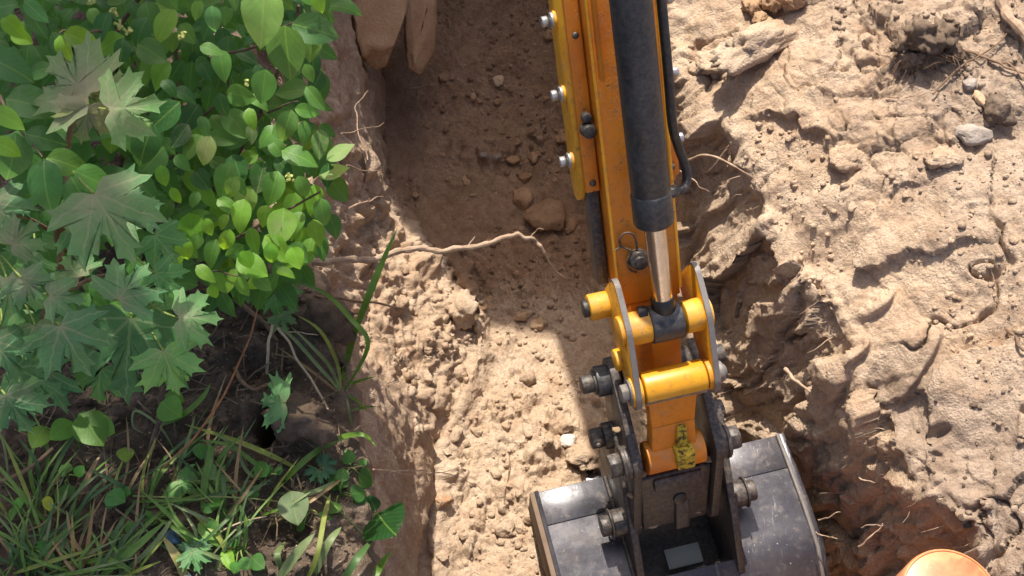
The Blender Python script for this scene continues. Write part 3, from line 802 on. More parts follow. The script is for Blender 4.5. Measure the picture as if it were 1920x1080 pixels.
# opening between the ears with the plate that shows inside
MB().plate([(-.242, .418), (-.282, .412), (-.282, .397), (-.242, .405)], bc - .036, bc + .036, B).build('spacer_plate', M_GREY, bucket, .002)
MB().plate([(-.165, .345), (-.325, .318), (-.325, .310), (-.165, .337)], bc - .110, bc + .102, B).build('dark_backing', M_RUB, bucket, .002)  # black sheet added under the opening so the hole reads as shade
# pin clip and grease on the stick face
clip = [A(c0 - .052, .285, .050), A(c0 - .046, .302, .052), A(c0 - .030, .306, .054), A(c0 - .022, .290, .055), A(c0 - .020, .268, .056), A(c0 - .030, .258, .056), A(c0 - .036, .240, .056), A(c0 - .030, .222, .056), A(c0 - .018, .214, .055)]
clip = [A(c0 - .055, .278, .054), A(c0 - .045, .283, .054), A(c0 - .046, .296, .055), A(c0 - .036, .306, .056), A(c0 - .024, .303, .057), A(c0 - .018, .290, .057), A(c0 - .018, .268, .057)]
MB().tube(spline(clip, 6), .0018, 8).build('spring_clip', M_DRK, stick, 0)
clip2 = [A(c0 - .045, .283, .054), A(c0 - .034, .276, .055), A(c0 - .028, .270, .056), A(c0 - .036, .255, .056), A(c0 - .034, .238, .056), A(c0 - .022, .229, .055)]
MB().tube(spline(clip2, 6), .0018, 8).build('spring_clip', M_DRK, stick, 0)
MB().cyl(A(c0 - .016, .252, .045), A(c0 - .016, .252, .064), .019, .017, 24).cyl(A(c0 - .016, .252, .06), A(c0 - .016, .252, .070), .011, .010, 20).build('pin_head', M_DRK, stick, .002)
# boom, canopy, house and tracks: the machine the arm belongs to, standing over the end of the trench
boom = MB()
bp = [(1.12, 1.62, .10), (.80, 1.80, .13), (1.25, 2.42, .16), (2.0, 2.72, .17), (2.75, 2.10, .17), (3.05, 1.55, .12)]
bp = [(.66, 1.66, .085), (1.15, 2.25, .12), (1.65, 2.55, .14), (2.2, 2.42, .14), (2.62, 1.65, .12)]
for (h0, z0, r0), (h1, z1, r1) in zip(bp[:-1], bp[1:]):
    d = Vector((h1 - h0, z1 - z0)).normalized(); nx, nz = -d.y, d.x
    h0e, z0e, h1e, z1e = h0 - d.x * .02, z0 - d.y * .02, h1 + d.x * .02, z1 + d.y * .02
    boom.prism([B(c0 - .075, h0e + nx * r0, z0e + nz * r0), B(c0 + .075, h0e + nx * r0, z0e + nz * r0), B(c0 + .075, h0e - nx * r0, z0e - nz * r0), B(c0 - .075, h0e - nx * r0, z0e - nz * r0)],
               [B(c0 - .075, h1e + nx * r1, z1e + nz * r1), B(c0 + .075, h1e + nx * r1, z1e + nz * r1), B(c0 + .075, h1e - nx * r1, z1e - nz * r1), B(c0 - .075, h1e - nx * r1, z1e - nz * r1)])
boom.build('boom', M_YEL, EX, .005)
MX, MY = -.62, 3.95                                          # the machine stands square to the trench, boom swung
def W(l, y, z): return Vector((MX + l, MY + y, z))
MB().box(-.45, .45, -.75, .85, 1.45, 1.95, W).build('house', M_YEL, EX, .05, 3)
MB().box(-.05, .33, -1.05, -.70, 1.30, 1.80, W).build('swing_bracket', M_DRK, EX, .02)
MB().box(-.45, .45, .25, .85, 1.96, 2.25, W).build('engine_cover', M_YEL, EX, .05, 3)
roof = [(-.52, -.18), (-.30, -.40), (-.08, -.58), (.02, -.70), (.42, -.74), (.42, .75), (-.52, .75)]
MB().prism([W(a, b, 3.28) for a, b in roof], [W(a, b, 3.34) for a, b in roof]).build('canopy_roof', M_YEL, EX, .012)
for a, b in ((-.42, -.30), (.36, -.30), (-.42, .5), (.36, .5)):
    MB().cyl(W(a, b, 1.9), W(a, b, 3.3), .028, seg=14).build('canopy_post', M_DRK, EX, .002)
MB().box(-.24, .24, -.1, .3, 2.0, 2.12, W).box(-.24, .24, .22, .3, 2.1, 2.6, W).build('operator_seat', M_RUB, EX, .03)
MB().box(-.5, .5, -.80, -.76, 1.08, 1.36, W).build('front_guard', M_YEL, EX, .01)
for sg in (-1, 1):
    tr = MB().plate(hull([(-.62, 1.17, .2), (.75, 1.17, .2)], 24), sg * .5 - .12, sg * .5 + .12, W).build('track', M_RUB, EX, .02)
    for hh, r_ in ((-.62, .13), (-.2, .07), (.3, .07), (.75, .13)):
        MB().cyl(W(sg * .5 - .13, hh, 1.17), W(sg * .5 + .13, hh, 1.17), r_).build('track_wheel', M_DRK, tr, .01)
MB().box(-.36, .36, -.5, .6, 1.12, 1.46, W).build('undercarriage', M_DRK, EX, .02)

def caked(parent, spots, m, seed):
    r4 = random.Random(seed)
    for (p, s_) in spots:
        b = bmesh.new(); bmesh.ops.create_icosphere(b, subdivisions=2, radius=1)
        for v in b.verts:
            q = v.co; k = 1 + .35 * float(vnoise(np.array(q.x * 2 + s_ * 900), np.array(q.y * 2), np.array(q.z * 2), seed)); v.co = Vector((q.x * 1.5, q.y * 1.1, q.z * .30)) * k * s_ * .75 + Vector(p)
        for f in b.faces: f.smooth = True
        me = bpy.data.meshes.new('caked_mud'); b.to_mesh(me); b.free(); link('caked_mud', me, m, parent)
caked(cp, [(A(c0 - .06, -.16, .088), .008), (A(c0 + .07, -.165, .085), .008), (A(c0 - .04, -.31, .048), .010), (A(c0 + .05, -.30, .05), .008), (A(c0 - .085, -.20, .088), .007), (A(c0 - .092, -.07, .062), .007)], M_TAN, 4)

# ------------------------------------------------------------------ stones, clods and roots
def ico(sub):
    bm = bmesh.new(); bmesh.ops.create_icosphere(bm, subdivisions=sub, radius=1)
    v = np.array([q.co[:] for q in bm.verts]); f = [[w_.index for w_ in q.verts] for q in bm.faces]
    bm.free(); return v, np.array(f)
ICO = {k: ico(k) for k in (1, 2, 3, 4)}
def rock_verts(seed, sub, angular=.6, rough=.16, flat=1.0):
    rs = np.random.RandomState(seed)
    v = ICO[sub][0].copy()
    for _ in range(int(5 + 9 * angular)):
        n = rs.normal(size=3); n /= np.linalg.norm(n)
        d = rs.uniform(.58, .9); t = v @ n - d
        v -= np.outer(np.clip(t, 0, None), n) * rs.uniform(.7, 1.0)
    f = 1.3
    for i in range(5 if sub > 2 else 2):
        v *= (1 + rough * vnoise(v[:, 0] * f + seed, v[:, 1] * f - seed, v[:, 2] * f, seed + i))[:, None]
        f *= 2.1; rough *= .66
    if sub == 4:
        v *= (1 + .05 * vnoise(v[:, 0] * 7, v[:, 1] * 7, v[:, 2] * 7, seed + 9) + .05 * vnoise(v[:, 0] * 14, v[:, 1] * 14, v[:, 2] * 14, seed + 10))[:, None]
    v[:, 2] *= flat
    return v
def mesh_of(name, v, f, m, smooth=True):
    me = bpy.data.meshes.new(name); me.from_pydata([tuple(q) for q in v], [], [tuple(int(i) for i in q) for q in f]); me.update()
    if smooth: me.polygons.foreach_set('use_smooth', np.ones(len(me.polygons), dtype=bool))
    me.materials.append(m); return me
def stone(name, label, cat, px, py, wpx, hpx=None, m=None, seed=1, angular=.6, rough=.16, flat=.75, rot=0, sink=.35, group=None, sub=4, z=None, thick=None):
    p = hit(px, py) if z is None else at_z(px, py, z)
    d = (np.array(p) - CP) @ CF
    a = wpx / 2 * d / FPX; b = (hpx or wpx) / 2 * d / FPX / .9; c = thick or min(a, b) * flat
    v = rock_verts(seed, sub, angular, rough) * np.array([a, b, c])
    ca, sa = math.cos(rot), math.sin(rot)
    v = np.stack([v[:, 0] * ca - v[:, 1] * sa, v[:, 0] * sa + v[:, 1] * ca, v[:, 2]], -1)
    me = mesh_of(name, v, ICO[sub][1], m or M_CLOD)
    o = link(name, me); o.location = p + Vector((0, 0, c * (1 - 2 * sink)))
    return tag(o, label, cat, group)
def slab(label, cx, cy, wpx, hpx, z, thick, tip, seed, rot=0.0):
    p = at_z(cx, cy, z); d = (np.array(p) - CP) @ CF; a, b = wpx / 2 * d / FPX, hpx / 2 * d / FPX / .85
    v = ICO[4][0].copy(); v = np.sign(v) * np.abs(v) ** .7; v /= np.max(np.abs(v), axis=1, keepdims=True) ** .6
    k = np.clip(-v[:, 1], 0, 1.2); v[:, 0] = v[:, 0] * (1 - (1 - tip) * k ** 1.6) + .22 * k * (1 - tip)
    v *= (1 + .13 * vnoise(v[:, 0] * 1.8, v[:, 1] * 1.8, v[:, 2] * 1.8, seed) + .07 * vnoise(v[:, 0] * 5, v[:, 1] * 5, v[:, 2] * 5, seed + 1) + .03 * vnoise(v[:, 0] * 11, v[:, 1] * 11, v[:, 2] * 11, seed + 2))[:, None]
    rs_ = np.random.RandomState(seed)
    for _ in range(9):
        n_ = rs_.normal(size=3); n_ /= np.linalg.norm(n_); t_ = v @ n_ - rs_.uniform(.86, 1.05); v -= np.outer(np.clip(t_, 0, None), n_)
    v = v * np.array([a, b, thick]) * 1.08; ca, sa = math.cos(rot), math.sin(rot)
    v = np.stack([v[:, 0] * ca - v[:, 1] * sa, v[:, 0] * sa + v[:, 1] * ca, v[:, 2] + .25 * v[:, 1]], -1)
    o = link('sand_slab', mesh_of('sand_slab', v, ICO[4][1], M_REDCLOD)); o.location = p; return tag(o, label, 'slab')
slab('large tapering slab of orange sand hanging at the top of the left trench wall', 708, -26, 112, 232, .42, .055, .62, 11, .05)
slab('narrow rounded slab of reddish sand beside the larger tapering slab', 790, -4, 58, 222, .30, .04, .85, 12, .0)
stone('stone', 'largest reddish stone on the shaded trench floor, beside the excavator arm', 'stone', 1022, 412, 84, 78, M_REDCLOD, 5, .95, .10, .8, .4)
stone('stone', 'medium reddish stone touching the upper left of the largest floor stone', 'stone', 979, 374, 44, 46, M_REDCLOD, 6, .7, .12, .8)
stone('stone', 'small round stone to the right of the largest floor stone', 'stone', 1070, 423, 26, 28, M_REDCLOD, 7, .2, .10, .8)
stone('stone', 'pale angular stone high on the shaded trench floor left of the arm', 'stone', 935, 154, 24, 24, M_CLOD, 8, .9, .10, .8)
stone('pebble', 'white pebble lying in the shaded part of the trench', 'pebble', 908, 295, 17, 14, M_STONE, 9, .4, .06, .8, sink=.1)
stone('pebble', 'grey pebble just right of the white pebble', 'pebble', 931, 298, 17, 15, M_STONE, 10, .7, .06, .8, sink=.1)
stone('pebble', 'pale oval pebble below the reddish ledge of the shaded floor', 'pebble', 888, 183, 12, 18, M_CLOD, 13, .1, .05, .8, sink=.1)
stone('stone', 'brown stone half hidden against the arm above the yellow rail tip', 'stone', 1056, 263, 30, 24, M_REDCLOD, 14, .7, .1, .8)
stone('stone', 'blocky clod at the edge of the sunlight on the trench floor', 'clod', 1006, 612, 30, 26, M_CLOD, 15, .8, .1, .8, sink=.15)
stone('stone', 'flat clod just above the blocky one at the shadow edge', 'clod', 978, 596, 34, 20, M_CLOD, 16, .8, .1, .8, sink=.15)
stone('clod', 'overhanging block of sand at the right edge of the sunlit slump', 'clod', 868, 588, 66, 60, M_SOIL, 17, .7, .28, .9, sink=.25)
stone('clod', 'rusty orange wet clod lying in the lower sunlit floor', 'clod', 826, 940, 54, 22, M_REDCLOD, 18, .7, .1, .6, sink=.3)
stone('lime_lump', 'bright white lump of lime beside the coupler pins', 'lump', 1066, 829, 30, 24, plain('white_lime', (.62, .58, .52), .9, 0., .3, 90, .7), 19, .4, .1, .8, sink=.2)
stone('clod', 'ragged clod below the white lime lump', 'clod', 1095, 858, 70, 46, M_SOIL, 20, .8, .28, .6, sink=.4)
stone('clod', 'rounded clod bulging from the middle of the spoil heap', 'clod', 1592, 296, 84, 66, M_SOIL, 21, .6, .24, .7, sink=.45)
M_RCL = rock_material('root_bound_soil', (0.13, 0.092, 0.064), (0.22, 0.16, 0.115), (0.32, 0.245, 0.185))
_c = hit(1725, 105); RC = empty('root_clump', _c, 'dark clump of root-bound soil jutting from the upper right of the heap', 'clump')
for k_, (x_, y_, w_, lift) in enumerate(((1690, 105, 58, .030), (1722, 92, 66, .036), (1756, 86, 56, .030), (1772, 58, 40, .022), (1706, 78, 44, .034), (1738, 120, 56, .016), (1708, 122, 44, .022), (1782, 108, 40, .008))):
    p_ = hit(x_, y_); d_ = (np.array(p_) - CP) @ CF; a_ = w_ / 2 * d_ / FPX
    v_ = rock_verts(220 + k_, 4, .4, .42) * np.array([a_, a_ * .95, a_ * .9]) + np.array(p_) + np.array([0, 0, lift])
    link('lump', mesh_of('lump', v_, ICO[4][1], M_RCL), None, RC)
stone('clod', 'long overhanging ledge of pale sand above a dark cavity at the top of the heap', 'ledge', 1420, 92, 200, 80, M_SOIL, 35, .8, .30, .6, rot=.55, sink=.2, thick=.034)
stone('clod', 'crumbling lower end of the overhanging ledge of sand', 'ledge', 1345, 128, 90, 60, M_SOIL, 36, .8, .32, .7, rot=.3, sink=.2, thick=.03)
stone('clod', 'orange sand lump left of two others at the top of the heap', 'clod', 1408, 16, 36, 44, M_REDCLOD, 23, .5, .30, .9, sink=.1)
stone('clod', 'reddish round lump between the top lumps of the heap', 'clod', 1449, 14, 44, 40, M_REDCLOD, 24, .4, .30, .9, sink=.1)
stone('clod', 'small pitted lump below the orange lumps of the heap', 'clod', 1424, 44, 34, 32, M_REDCLOD, 25, .4, .30, .9, sink=.1)
stone('clod', 'lump at the top of the heap right of the reddish round lump', 'clod', 1486, 8, 44, 34, M_REDCLOD, 26, .4, .30, .9, sink=.1)
stone('stone', 'angular grey stone near the branch on the upper right of the heap', 'stone', 1816, 162, 38, 28, M_STONE, 27, .9, .08, .8, sink=.2)
stone('stone', 'broad pale grey stone right of the middle of the heap', 'stone', 1824, 254, 78, 44, M_STONE, 28, .9, .08, .6, sink=.35)
stone('clod', 'pale broken clod left below the broad grey stone', 'clod', 1772, 298, 80, 50, M_SOIL, 29, .9, .22, .6, sink=.3)
stone('clod', 'brown fibrous clod right of the broad grey stone', 'clod', 1868, 222, 56, 50, M_DARKCLOD, 30, .3, .30, .9, sink=.2)
stone('clod', 'thin upright slab of earth left of the brown fibrous clod', 'clod', 1838, 190, 20, 40, M_CLOD, 31, .8, .1, .8, rot=.4, sink=.2)
stone('clod', 'dark ball of soil and fine roots beside the hollow on the left bank', 'clod', 572, 792, 110, 90, M_DARKCLOD, 32, .2, .30, .9, sink=.25)
stone('clod', 'dark lump of topsoil on the rim above the hollow', 'clod', 618, 610, 110, 90, M_DARKCLOD, 33, .3, .30, .7, sink=.4)

# loose clods: many alike, set out by region
def clod_set(name, label, group, cat, region, n, smin, smax, m, seed):
    rs = random.Random(seed); k = 0
    protos = [mesh_of(name, rock_verts(seed + i, 3, rs.uniform(.5, 1), .24, rs.uniform(.6, .95)), ICO[3][1], m) for i in range(7)]
    while k < n:
        x = rs.uniform(min(q[0] for q in region), max(q[0] for q in region)); y = rs.uniform(min(q[1] for q in region), max(q[1] for q in region))
        if not inside(x, y, region): continue
        p = hit(x, y); d = (np.array(p) - CP) @ CF
        s = (smin + (smax - smin) * rs.random() ** 2.4) / 2 * d / FPX
        o = link(name, rs.choice(protos)); o.location = p + Vector((0, 0, s * .25))
        o.scale = (s, s * rs.uniform(.7, 1.1), s * rs.uniform(.6, .9)); o.rotation_euler = (rs.uniform(-.4, .4), rs.uniform(-.4, .4), rs.uniform(0, 6.28))
        big = 'larger' if s * 2 * FPX / d > smin + .4 * (smax - smin) else 'small'
        tag(o, label(x, y, big) if callable(label) else label, cat, group); k += 1
def inside(x, y, poly):
    c = False; n = len(poly)
    for i in range(n):
        x0, y0 = poly[i]; x1, y1 = poly[i - 1]
        if (y0 > y) != (y1 > y) and x < (x1 - x0) * (y - y0) / (y1 - y0) + x0: c = not c
    return c
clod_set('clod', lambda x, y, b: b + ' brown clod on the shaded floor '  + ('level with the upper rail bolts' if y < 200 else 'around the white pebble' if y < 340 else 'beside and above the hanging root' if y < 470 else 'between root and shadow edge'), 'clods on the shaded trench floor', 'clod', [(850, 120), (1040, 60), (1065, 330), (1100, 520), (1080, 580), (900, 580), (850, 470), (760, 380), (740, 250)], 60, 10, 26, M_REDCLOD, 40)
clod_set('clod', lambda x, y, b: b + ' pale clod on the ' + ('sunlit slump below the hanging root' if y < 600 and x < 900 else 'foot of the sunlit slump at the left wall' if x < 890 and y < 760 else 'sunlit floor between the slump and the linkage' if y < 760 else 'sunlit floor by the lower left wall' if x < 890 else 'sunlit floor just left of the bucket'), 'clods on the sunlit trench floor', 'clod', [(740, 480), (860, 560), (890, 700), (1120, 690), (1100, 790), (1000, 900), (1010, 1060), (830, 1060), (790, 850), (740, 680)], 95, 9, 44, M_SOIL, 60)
clod_set('clod', lambda x, y, b: b + ' loose clod on the ' + ('upper spoil heap left of the root clump' if y < 260 else 'spoil heap below the grey stones at the right' if x > 1720 else 'spoil heap near the bulging clod' if y < 420 else 'lower spoil heap above the cut wall'), 'clods on the spoil heap', 'clod', [(1560, 40), (1700, 260), (1760, 330), (1900, 300), (1910, 640), (1700, 640), (1500, 430), (1330, 130)], 34, 8, 24, M_SOIL, 80)
clod_set('clod', lambda x, y, b: b + ' grey brown clod in the damp heap corner ' + ('above the orange pipe' if y > 900 else 'near the right frame edge' if x > 1820 else 'at its left edge'), 'clods in the damp corner of the heap', 'clod', [(1700, 760), (1915, 700), (1915, 1060), (1830, 1010), (1740, 960)], 30, 8, 18, M_DARKCLOD, 100)
clod_set('clod', lambda x, y, b: b + ' dark topsoil crumb on the left bank ' + ('around the hollow' if 400 < x < 620 and y < 900 else 'near the rim right of the root ball' if x >= 620 else 'in the grass at the bottom' if y >= 900 else 'under the maple'), 'topsoil crumbs on the left bank', 'clod', [(10, 850), (400, 700), (560, 600), (660, 700), (680, 1060), (10, 1060)], 40, 8, 26, M_DARKCLOD, 120)

def crumbs(name, n, xr, yr, smin, smax, seed, keep):
    rs = np.random.RandomState(seed)
    x = rs.uniform(*xr, n * 3); y = rs.uniform(*yr, n * 3)
    k = keep(x, y); x, y = x[k][:n], y[k][:n]; n = len(x)
    ci = ((x - HX0) / CELL).astype(int); cj = ((y - HY0) / CELL).astype(int)
    z = HM[ci, cj]
    bases = [rock_verts(seed + i, 1, 1.0, .35) for i in range(12)]
    F = ICO[1][1]; V = []; FF = []; att = {a: [] for a in AM}
    size = smin + (smax - smin) * rs.random_sample(n) ** 6
    ang = rs.uniform(0, 6.28, n)
    nv = len(bases[0])
    for i in range(n):
        b = bases[i % 12]; c, s_ = math.cos(ang[i]), math.sin(ang[i])
        q = np.stack([b[:, 0] * c - b[:, 1] * s_, (b[:, 0] * s_ + b[:, 1] * c) * .85, b[:, 2] * .75], -1) * size[i] + (x[i], y[i], z[i] + size[i] * .15)
        V.append(q)
    V = np.concatenate(V).astype(np.float32)
    FF = (F[None] + (np.arange(n) * nv)[:, None, None]).reshape(-1, 3).astype(np.int32)
    me = bpy.data.meshes.new(name)
    me.vertices.add(len(V)); me.vertices.foreach_set('co', V.ravel())
    me.loops.add(FF.size); me.loops.foreach_set('vertex_index', FF.ravel())
    me.polygons.add(len(FF)); me.polygons.foreach_set('loop_start', np.arange(0, FF.size, 3, dtype=np.int32))
    me.update()
    for a, mp_ in AM.items():
        t_ = me.attributes.new(a, 'FLOAT', 'POINT'); t_.data.foreach_set('value', np.repeat(mp_[ci, cj], nv).astype(np.float32))
    o = link(name, me, M_SOIL)
    return tag(o, kind='stuff')
def fl(x, y): return (x > np.interp(y, Yr, xbl) - .12 * np.interp(y, Yr, slump)) & (x < np.interp(y, Yr, xbr) - .02) & (vnoise(x * 6, y * 6, x * 0, 300) > -.1)
o = crumbs('floor_crumbs', 1900, (-.45, .7), (.7, 2.7), .0020, .012, 401, fl); o['label'] = 'fine earth crumbs strewn over the trench floor'; o['category'] = 'crumbs'
def hp_(x, y): return (x > np.interp(y, Yr, xrr) + .01) & (vnoise(x * 7, y * 7, x * 0, 301) + .5 * vnoise(x * 21, y * 21, x * 0, 302) > .1)
o = crumbs('heap_crumbs', 1900, (.3, 1.05), (.35, 1.8), .0014, .010, 402, hp_); o['label'] = 'fine crumbs of earth on the sunlit spoil heap'; o['category'] = 'crumbs'
def lb_(x, y): return (x < np.interp(y, Yr, xl) - .005)
o = crumbs('bank_crumbs', 3200, (-1.0, -.2), (.42, 1.5), .0025, .010, 403, lb_); o['label'] = 'dark crumbs of topsoil over the left bank'; o['category'] = 'crumbs'

def wood_material(name, c0, c1, n=60):
    s = NT(name); p = s.pos(); a = s.noise(p, n, 4, .65)
    return s.done(s.bsdf(s.ramp(a, [(.3, c0), (.7, c1)]), .85, 0, s.bump(a, .5, .003), .2))
M_ROOT = wood_material('pale_root', (.26, .175, .115), (.44, .32, .225))
M_TWIG = wood_material('brown_twig', (.12, .075, .045), (.24, .155, .10))
M_BARK = wood_material('bark', (.06, .042, .03), (.13, .09, .065))
def wander(pts, n, amp, seed):
    q = spline(pts, n); rs = random.Random(seed); ph = rs.uniform(0, 50)
    out = []
    for i, p in enumerate(q):
        k = min(1, i / 4, (len(q) - 1 - i) / 4)
        out.append(p + Vector([float(vnoise(np.array(i * .33 + ph), np.array(ax * 9.1), np.array(0.), seed)) * amp * k for ax in range(3)]))
    return out
def pts3(lst):                                                # (px, py, height) or (px, py, None) on the ground
    o = []
    for x, y, z in lst:
        g = hit(x, y)
        if z is None: o.append(g + Vector((0, 0, .006)))
        elif g.z > .74 and x > 1400: o.append(g + Vector((0, 0, .014)))       # lies on the heap
        else: o.append(at_z(x, y, z))
    return o
def root(name, label, cat, lst, r0, r1, m, seed=1, amp=.008, kids=(), group=None):
    q = wander(pts3(lst), 7, amp, seed); n = len(q)
    o = MB().tube(q, [(r0 + (r1 - r0) * (i / (n - 1))) * (1 + .18 * math.sin(i * 1.7 + seed)) for i in range(n)], 9).build(name, m, None, 0)
    tag(o, label, cat, group)
    for k, (l2, a, b) in enumerate(kids):
        q2 = wander(pts3(l2), 5, amp, seed + 5 + k); n2 = len(q2)
        MB().tube(q2, [a + (b - a) * i / (n2 - 1) for i in range(n2)], 6).build('rootlet', m, o, 0)
    return o
root('root', 'long pale root hanging out across the trench from the left bank', 'root',
     [(585, 492, .86), (640, 489, .85), (690, 490, .84), (740, 475, .83), (790, 467, .82), (840, 468, .81), (900, 462, .80), (945, 447, .79), (978, 441, .78), (1002, 452, .76), (1020, 474, .74)], .0072, .0034, M_ROOT, 3, .004,
     [([(1018, 470, .745), (1035, 500, .70), (1055, 520, .66), (1070, 538, .60)], .0022, .0007), ([(990, 447, .77), (1000, 470, .72), (1015, 505, .66)], .0014, .0005), ([(870, 466, .80), (888, 450, .80), (890, 444, .80)], .0016, .0005), ([(995, 445, .77), (1008, 432, .78), (1020, 430, .79)], .0012, .0005)])
root('root', 'short dark root poking from the rim below the long pale root', 'root', [(590, 555, .93), (640, 560, .91), (690, 568, .88), (755, 578, .84)], .0035, .0015, M_TWIG, 4, .005)
for i, (lst, r0, lab) in enumerate((
    ([(690, 300, .6), (672, 250, .62), (668, 200, .6), (690, 170, .55)], .0016, 'thin curling root on the shaded left wall above the pale leaf'),
    ([(640, 250, .8), (690, 240, .62), (720, 230, .5)], .0014, 'thin root crossing the left wall level with the pebbles'),
    ([(650, 310, .8), (700, 318, .6), (722, 330, .5)], .0016, 'fine root sticking out of the rim beside the pale leaf'),
    ([(655, 390, .85), (690, 378, .72), (718, 368, .6)], .0022, 'stubby root at the top of the sunlit slump'),
    ([(610, 470, .92), (640, 430, .9), (650, 400, .88)], .0022, 'pale root climbing the sunlit rim under the shrub'),
    ([(600, 640, .93), (650, 630, .9), (700, 640, .82)], .0012, 'fine root bridging the dark lump and the wall'),
    ([(700, 880, .9), (790, 885, .72), (860, 895, .55), (905, 920, .35)], .0012, 'long hair root reaching over the sunlit floor from the left wall'),
    ([(700, 880, .9), (800, 890, .68), (870, 872, .5)], .0010, 'hair root forking above the sunlit floor'))):
    root('root', lab, 'root', lst, r0, r0 * .4, M_ROOT, 20 + i, .006)
for i, (lst, r0, r1, m, lab) in enumerate((
    ([(1862, -20, 1.16), (1880, 25, 1.15), (1912, 70, 1.14), (1945, 110, 1.13)], .0110, .0085, M_ROOT, 'thick pale branch crossing the top right corner of the heap'),
    ([(1770, 90, None), (1830, 110, 1.12), (1880, 130, 1.12), (1925, 150, 1.12)], .0030, .0018, M_TWIG, 'twig running right from the dark root clump'),
    ([(1745, 185, 1.0), (1790, 140, 1.08), (1840, 105, 1.12), (1885, 70, 1.13)], .0022, .0014, M_TWIG, 'slanting twig below the dark root clump'),
    ([(1850, 115, None), (1890, 135, 1.12), (1920, 165, 1.1)], .0026, .0012, M_TWIG, 'short twig under the thick branch'),
    ([(1885, 620, None), (1905, 650, 1.03), (1925, 668, 1.03)], .0034, .0024, M_TWIG, 'stick at the right edge half way down the heap'),
    ([(1290, 300, .78), (1330, 292, .84), (1375, 312, .86), (1412, 334, .84)], .0028, .0014, M_ROOT, 'pale root beside the hydraulic line on the right wall'),
    ([(1275, 320, .72), (1310, 345, .74), (1330, 360, .72)], .0014, .0008, M_ROOT, 'thin root below the pale one on the right wall'),
    ([(1472, 692, .62), (1495, 712, .64), (1520, 735, .66)], .0040, .0022, M_ROOT, 'stub of root sticking out of the right wall beside the bucket'),
    ([(1535, 975, .52), (1560, 965, .56), (1575, 960, .58)], .0016, .0008, M_ROOT, 'fine root over the dark crevice right of the bucket'),
    ([(1530, 998, .5), (1550, 1004, .54), (1570, 1010, .56)], .0014, .0008, M_ROOT, 'lower fine root over the crevice right of the bucket'),
    ([(1610, 1025, .62), (1635, 1005, .66), (1655, 985, .68)], .0020, .0010, M_ROOT, 'pale root end near the orange pipe'),
    ([(1615, 990, .62), (1640, 985, .66), (1655, 982, .68)], .0014, .0010, M_ROOT, 'thin root end above the one by the orange pipe'),
    ([(1610, 895, .68), (1625, 902, .69), (1640, 905, .69)], .0014, .0008, M_ROOT, 'tiny root on the rim above the crevice'),
    ([(1660, 185, None), (1700, 188, None), (1735, 178, None)], .0012, .0006, M_TWIG, 'hair twig lying left of the clump shadow'),
    ([(770, 168, None), (800, 164, None), (822, 162, None)], .0016, .0010, M_ROOT, 'straw lying on the shaded upper floor'),
    ([(825, 292, None), (840, 297, None), (858, 303, None)], .0014, .0010, M_ROOT, 'thin straw lying left of the white pebble'),
    ([(955, 860, None), (950, 920, None), (945, 945, None)], .0013, .0008, M_TWIG, 'thin upright root lying on the lower sunlit floor'),
    ([(990, 790, None), (985, 825, None), (950, 850, None)], .0012, .0006, M_ROOT, 'curved straw on the sunlit floor left of the lime lump'))):
    root('twig' if m is M_TWIG else 'root', lab, 'twig' if m is M_TWIG else 'root', lst, r0, r1, m, 50 + i, .004)

# ------------------------------------------------------------------ the orange drain pipe
def pipe_material(name, cap=False):
    s = NT(name); p = s.pos(); a = s.noise(p, 25, 4, .6); f = s.noise(p, 160, 3, .7)
    c = s.ramp(a, [(.3, (.60, .205, .075)), (.7, (.66, .25, .10))])
    c = s.mix(s.ramp(f, [(.55, 0.), (.75, .35)]), c, (.55, .38, .25))
    if cap:
        o_ = s.obj(); nz = s.noise(o_, 26, 4, .6, .4)
        mp = s.n('ShaderNodeMapping'); mp.inputs['Location'].default_value = (-.008, -.002, 0); s.l(o_, mp.inputs[0])
        ln = s.n('ShaderNodeVectorMath', operation='LENGTH'); s.l(mp.outputs[0], ln.inputs[0])
        st_ = s.ramp(s.math('ADD', ln.outputs['Value'], s.math('MULTIPLY', nz, .05)), [(.080, 1.), (.086, 0.)])
        c = s.mix(s.math('MULTIPLY', st_, .85), c, s.ramp(nz, [(.35, (.24, .095, .035)), (.65, (.42, .20, .09))]))
    return s.done(s.bsdf(c, .38, 0, s.bump(f, .1, .001), .5))
pc = at_z(1784, 1118, .88)
PIPE = empty('drain_pipe', (pc.x, pc.y, .2), 'orange plastic drain pipe standing at the foot of the spoil heap', 'pipe')
def ring(name, prof, m, parent, seg=48):
    bm = bmesh.new(); rows = []
    for r_, z_ in prof: rows.append([bm.verts.new((pc.x + r_ * math.cos(2 * math.pi * k / seg), pc.y + r_ * math.sin(2 * math.pi * k / seg), z_)) for k in range(seg)])
    for a, b in zip(rows[:-1], rows[1:]):
        for k in range(seg): bm.faces.new((a[k], a[(k + 1) % seg], b[(k + 1) % seg], b[k]))
    for f in bm.faces: f.smooth = True
    me = bpy.data.meshes.new(name); bm.to_mesh(me); bm.free()
    return link(name, me, m, parent)
PM = pipe_material('orange_plastic')
ring('pipe_wall', [(.070, .15), (.070, .74), (.078, .77), (.078, .868), (.0772, .874), (.0750, .8785), (.0735, .8790), (.0725, .8780), (.067, .80), (.062, .78), (.062, .15)], PM, PIPE)
cap = MB().cyl((0, 0, -.006), (0, 0, .0), .0722, seg=48).build('plug', pipe_material('muddy_orange_plug', True), PIPE, .001)
cap.matrix_basis = Matrix.Translation((pc.x, pc.y, .8775))

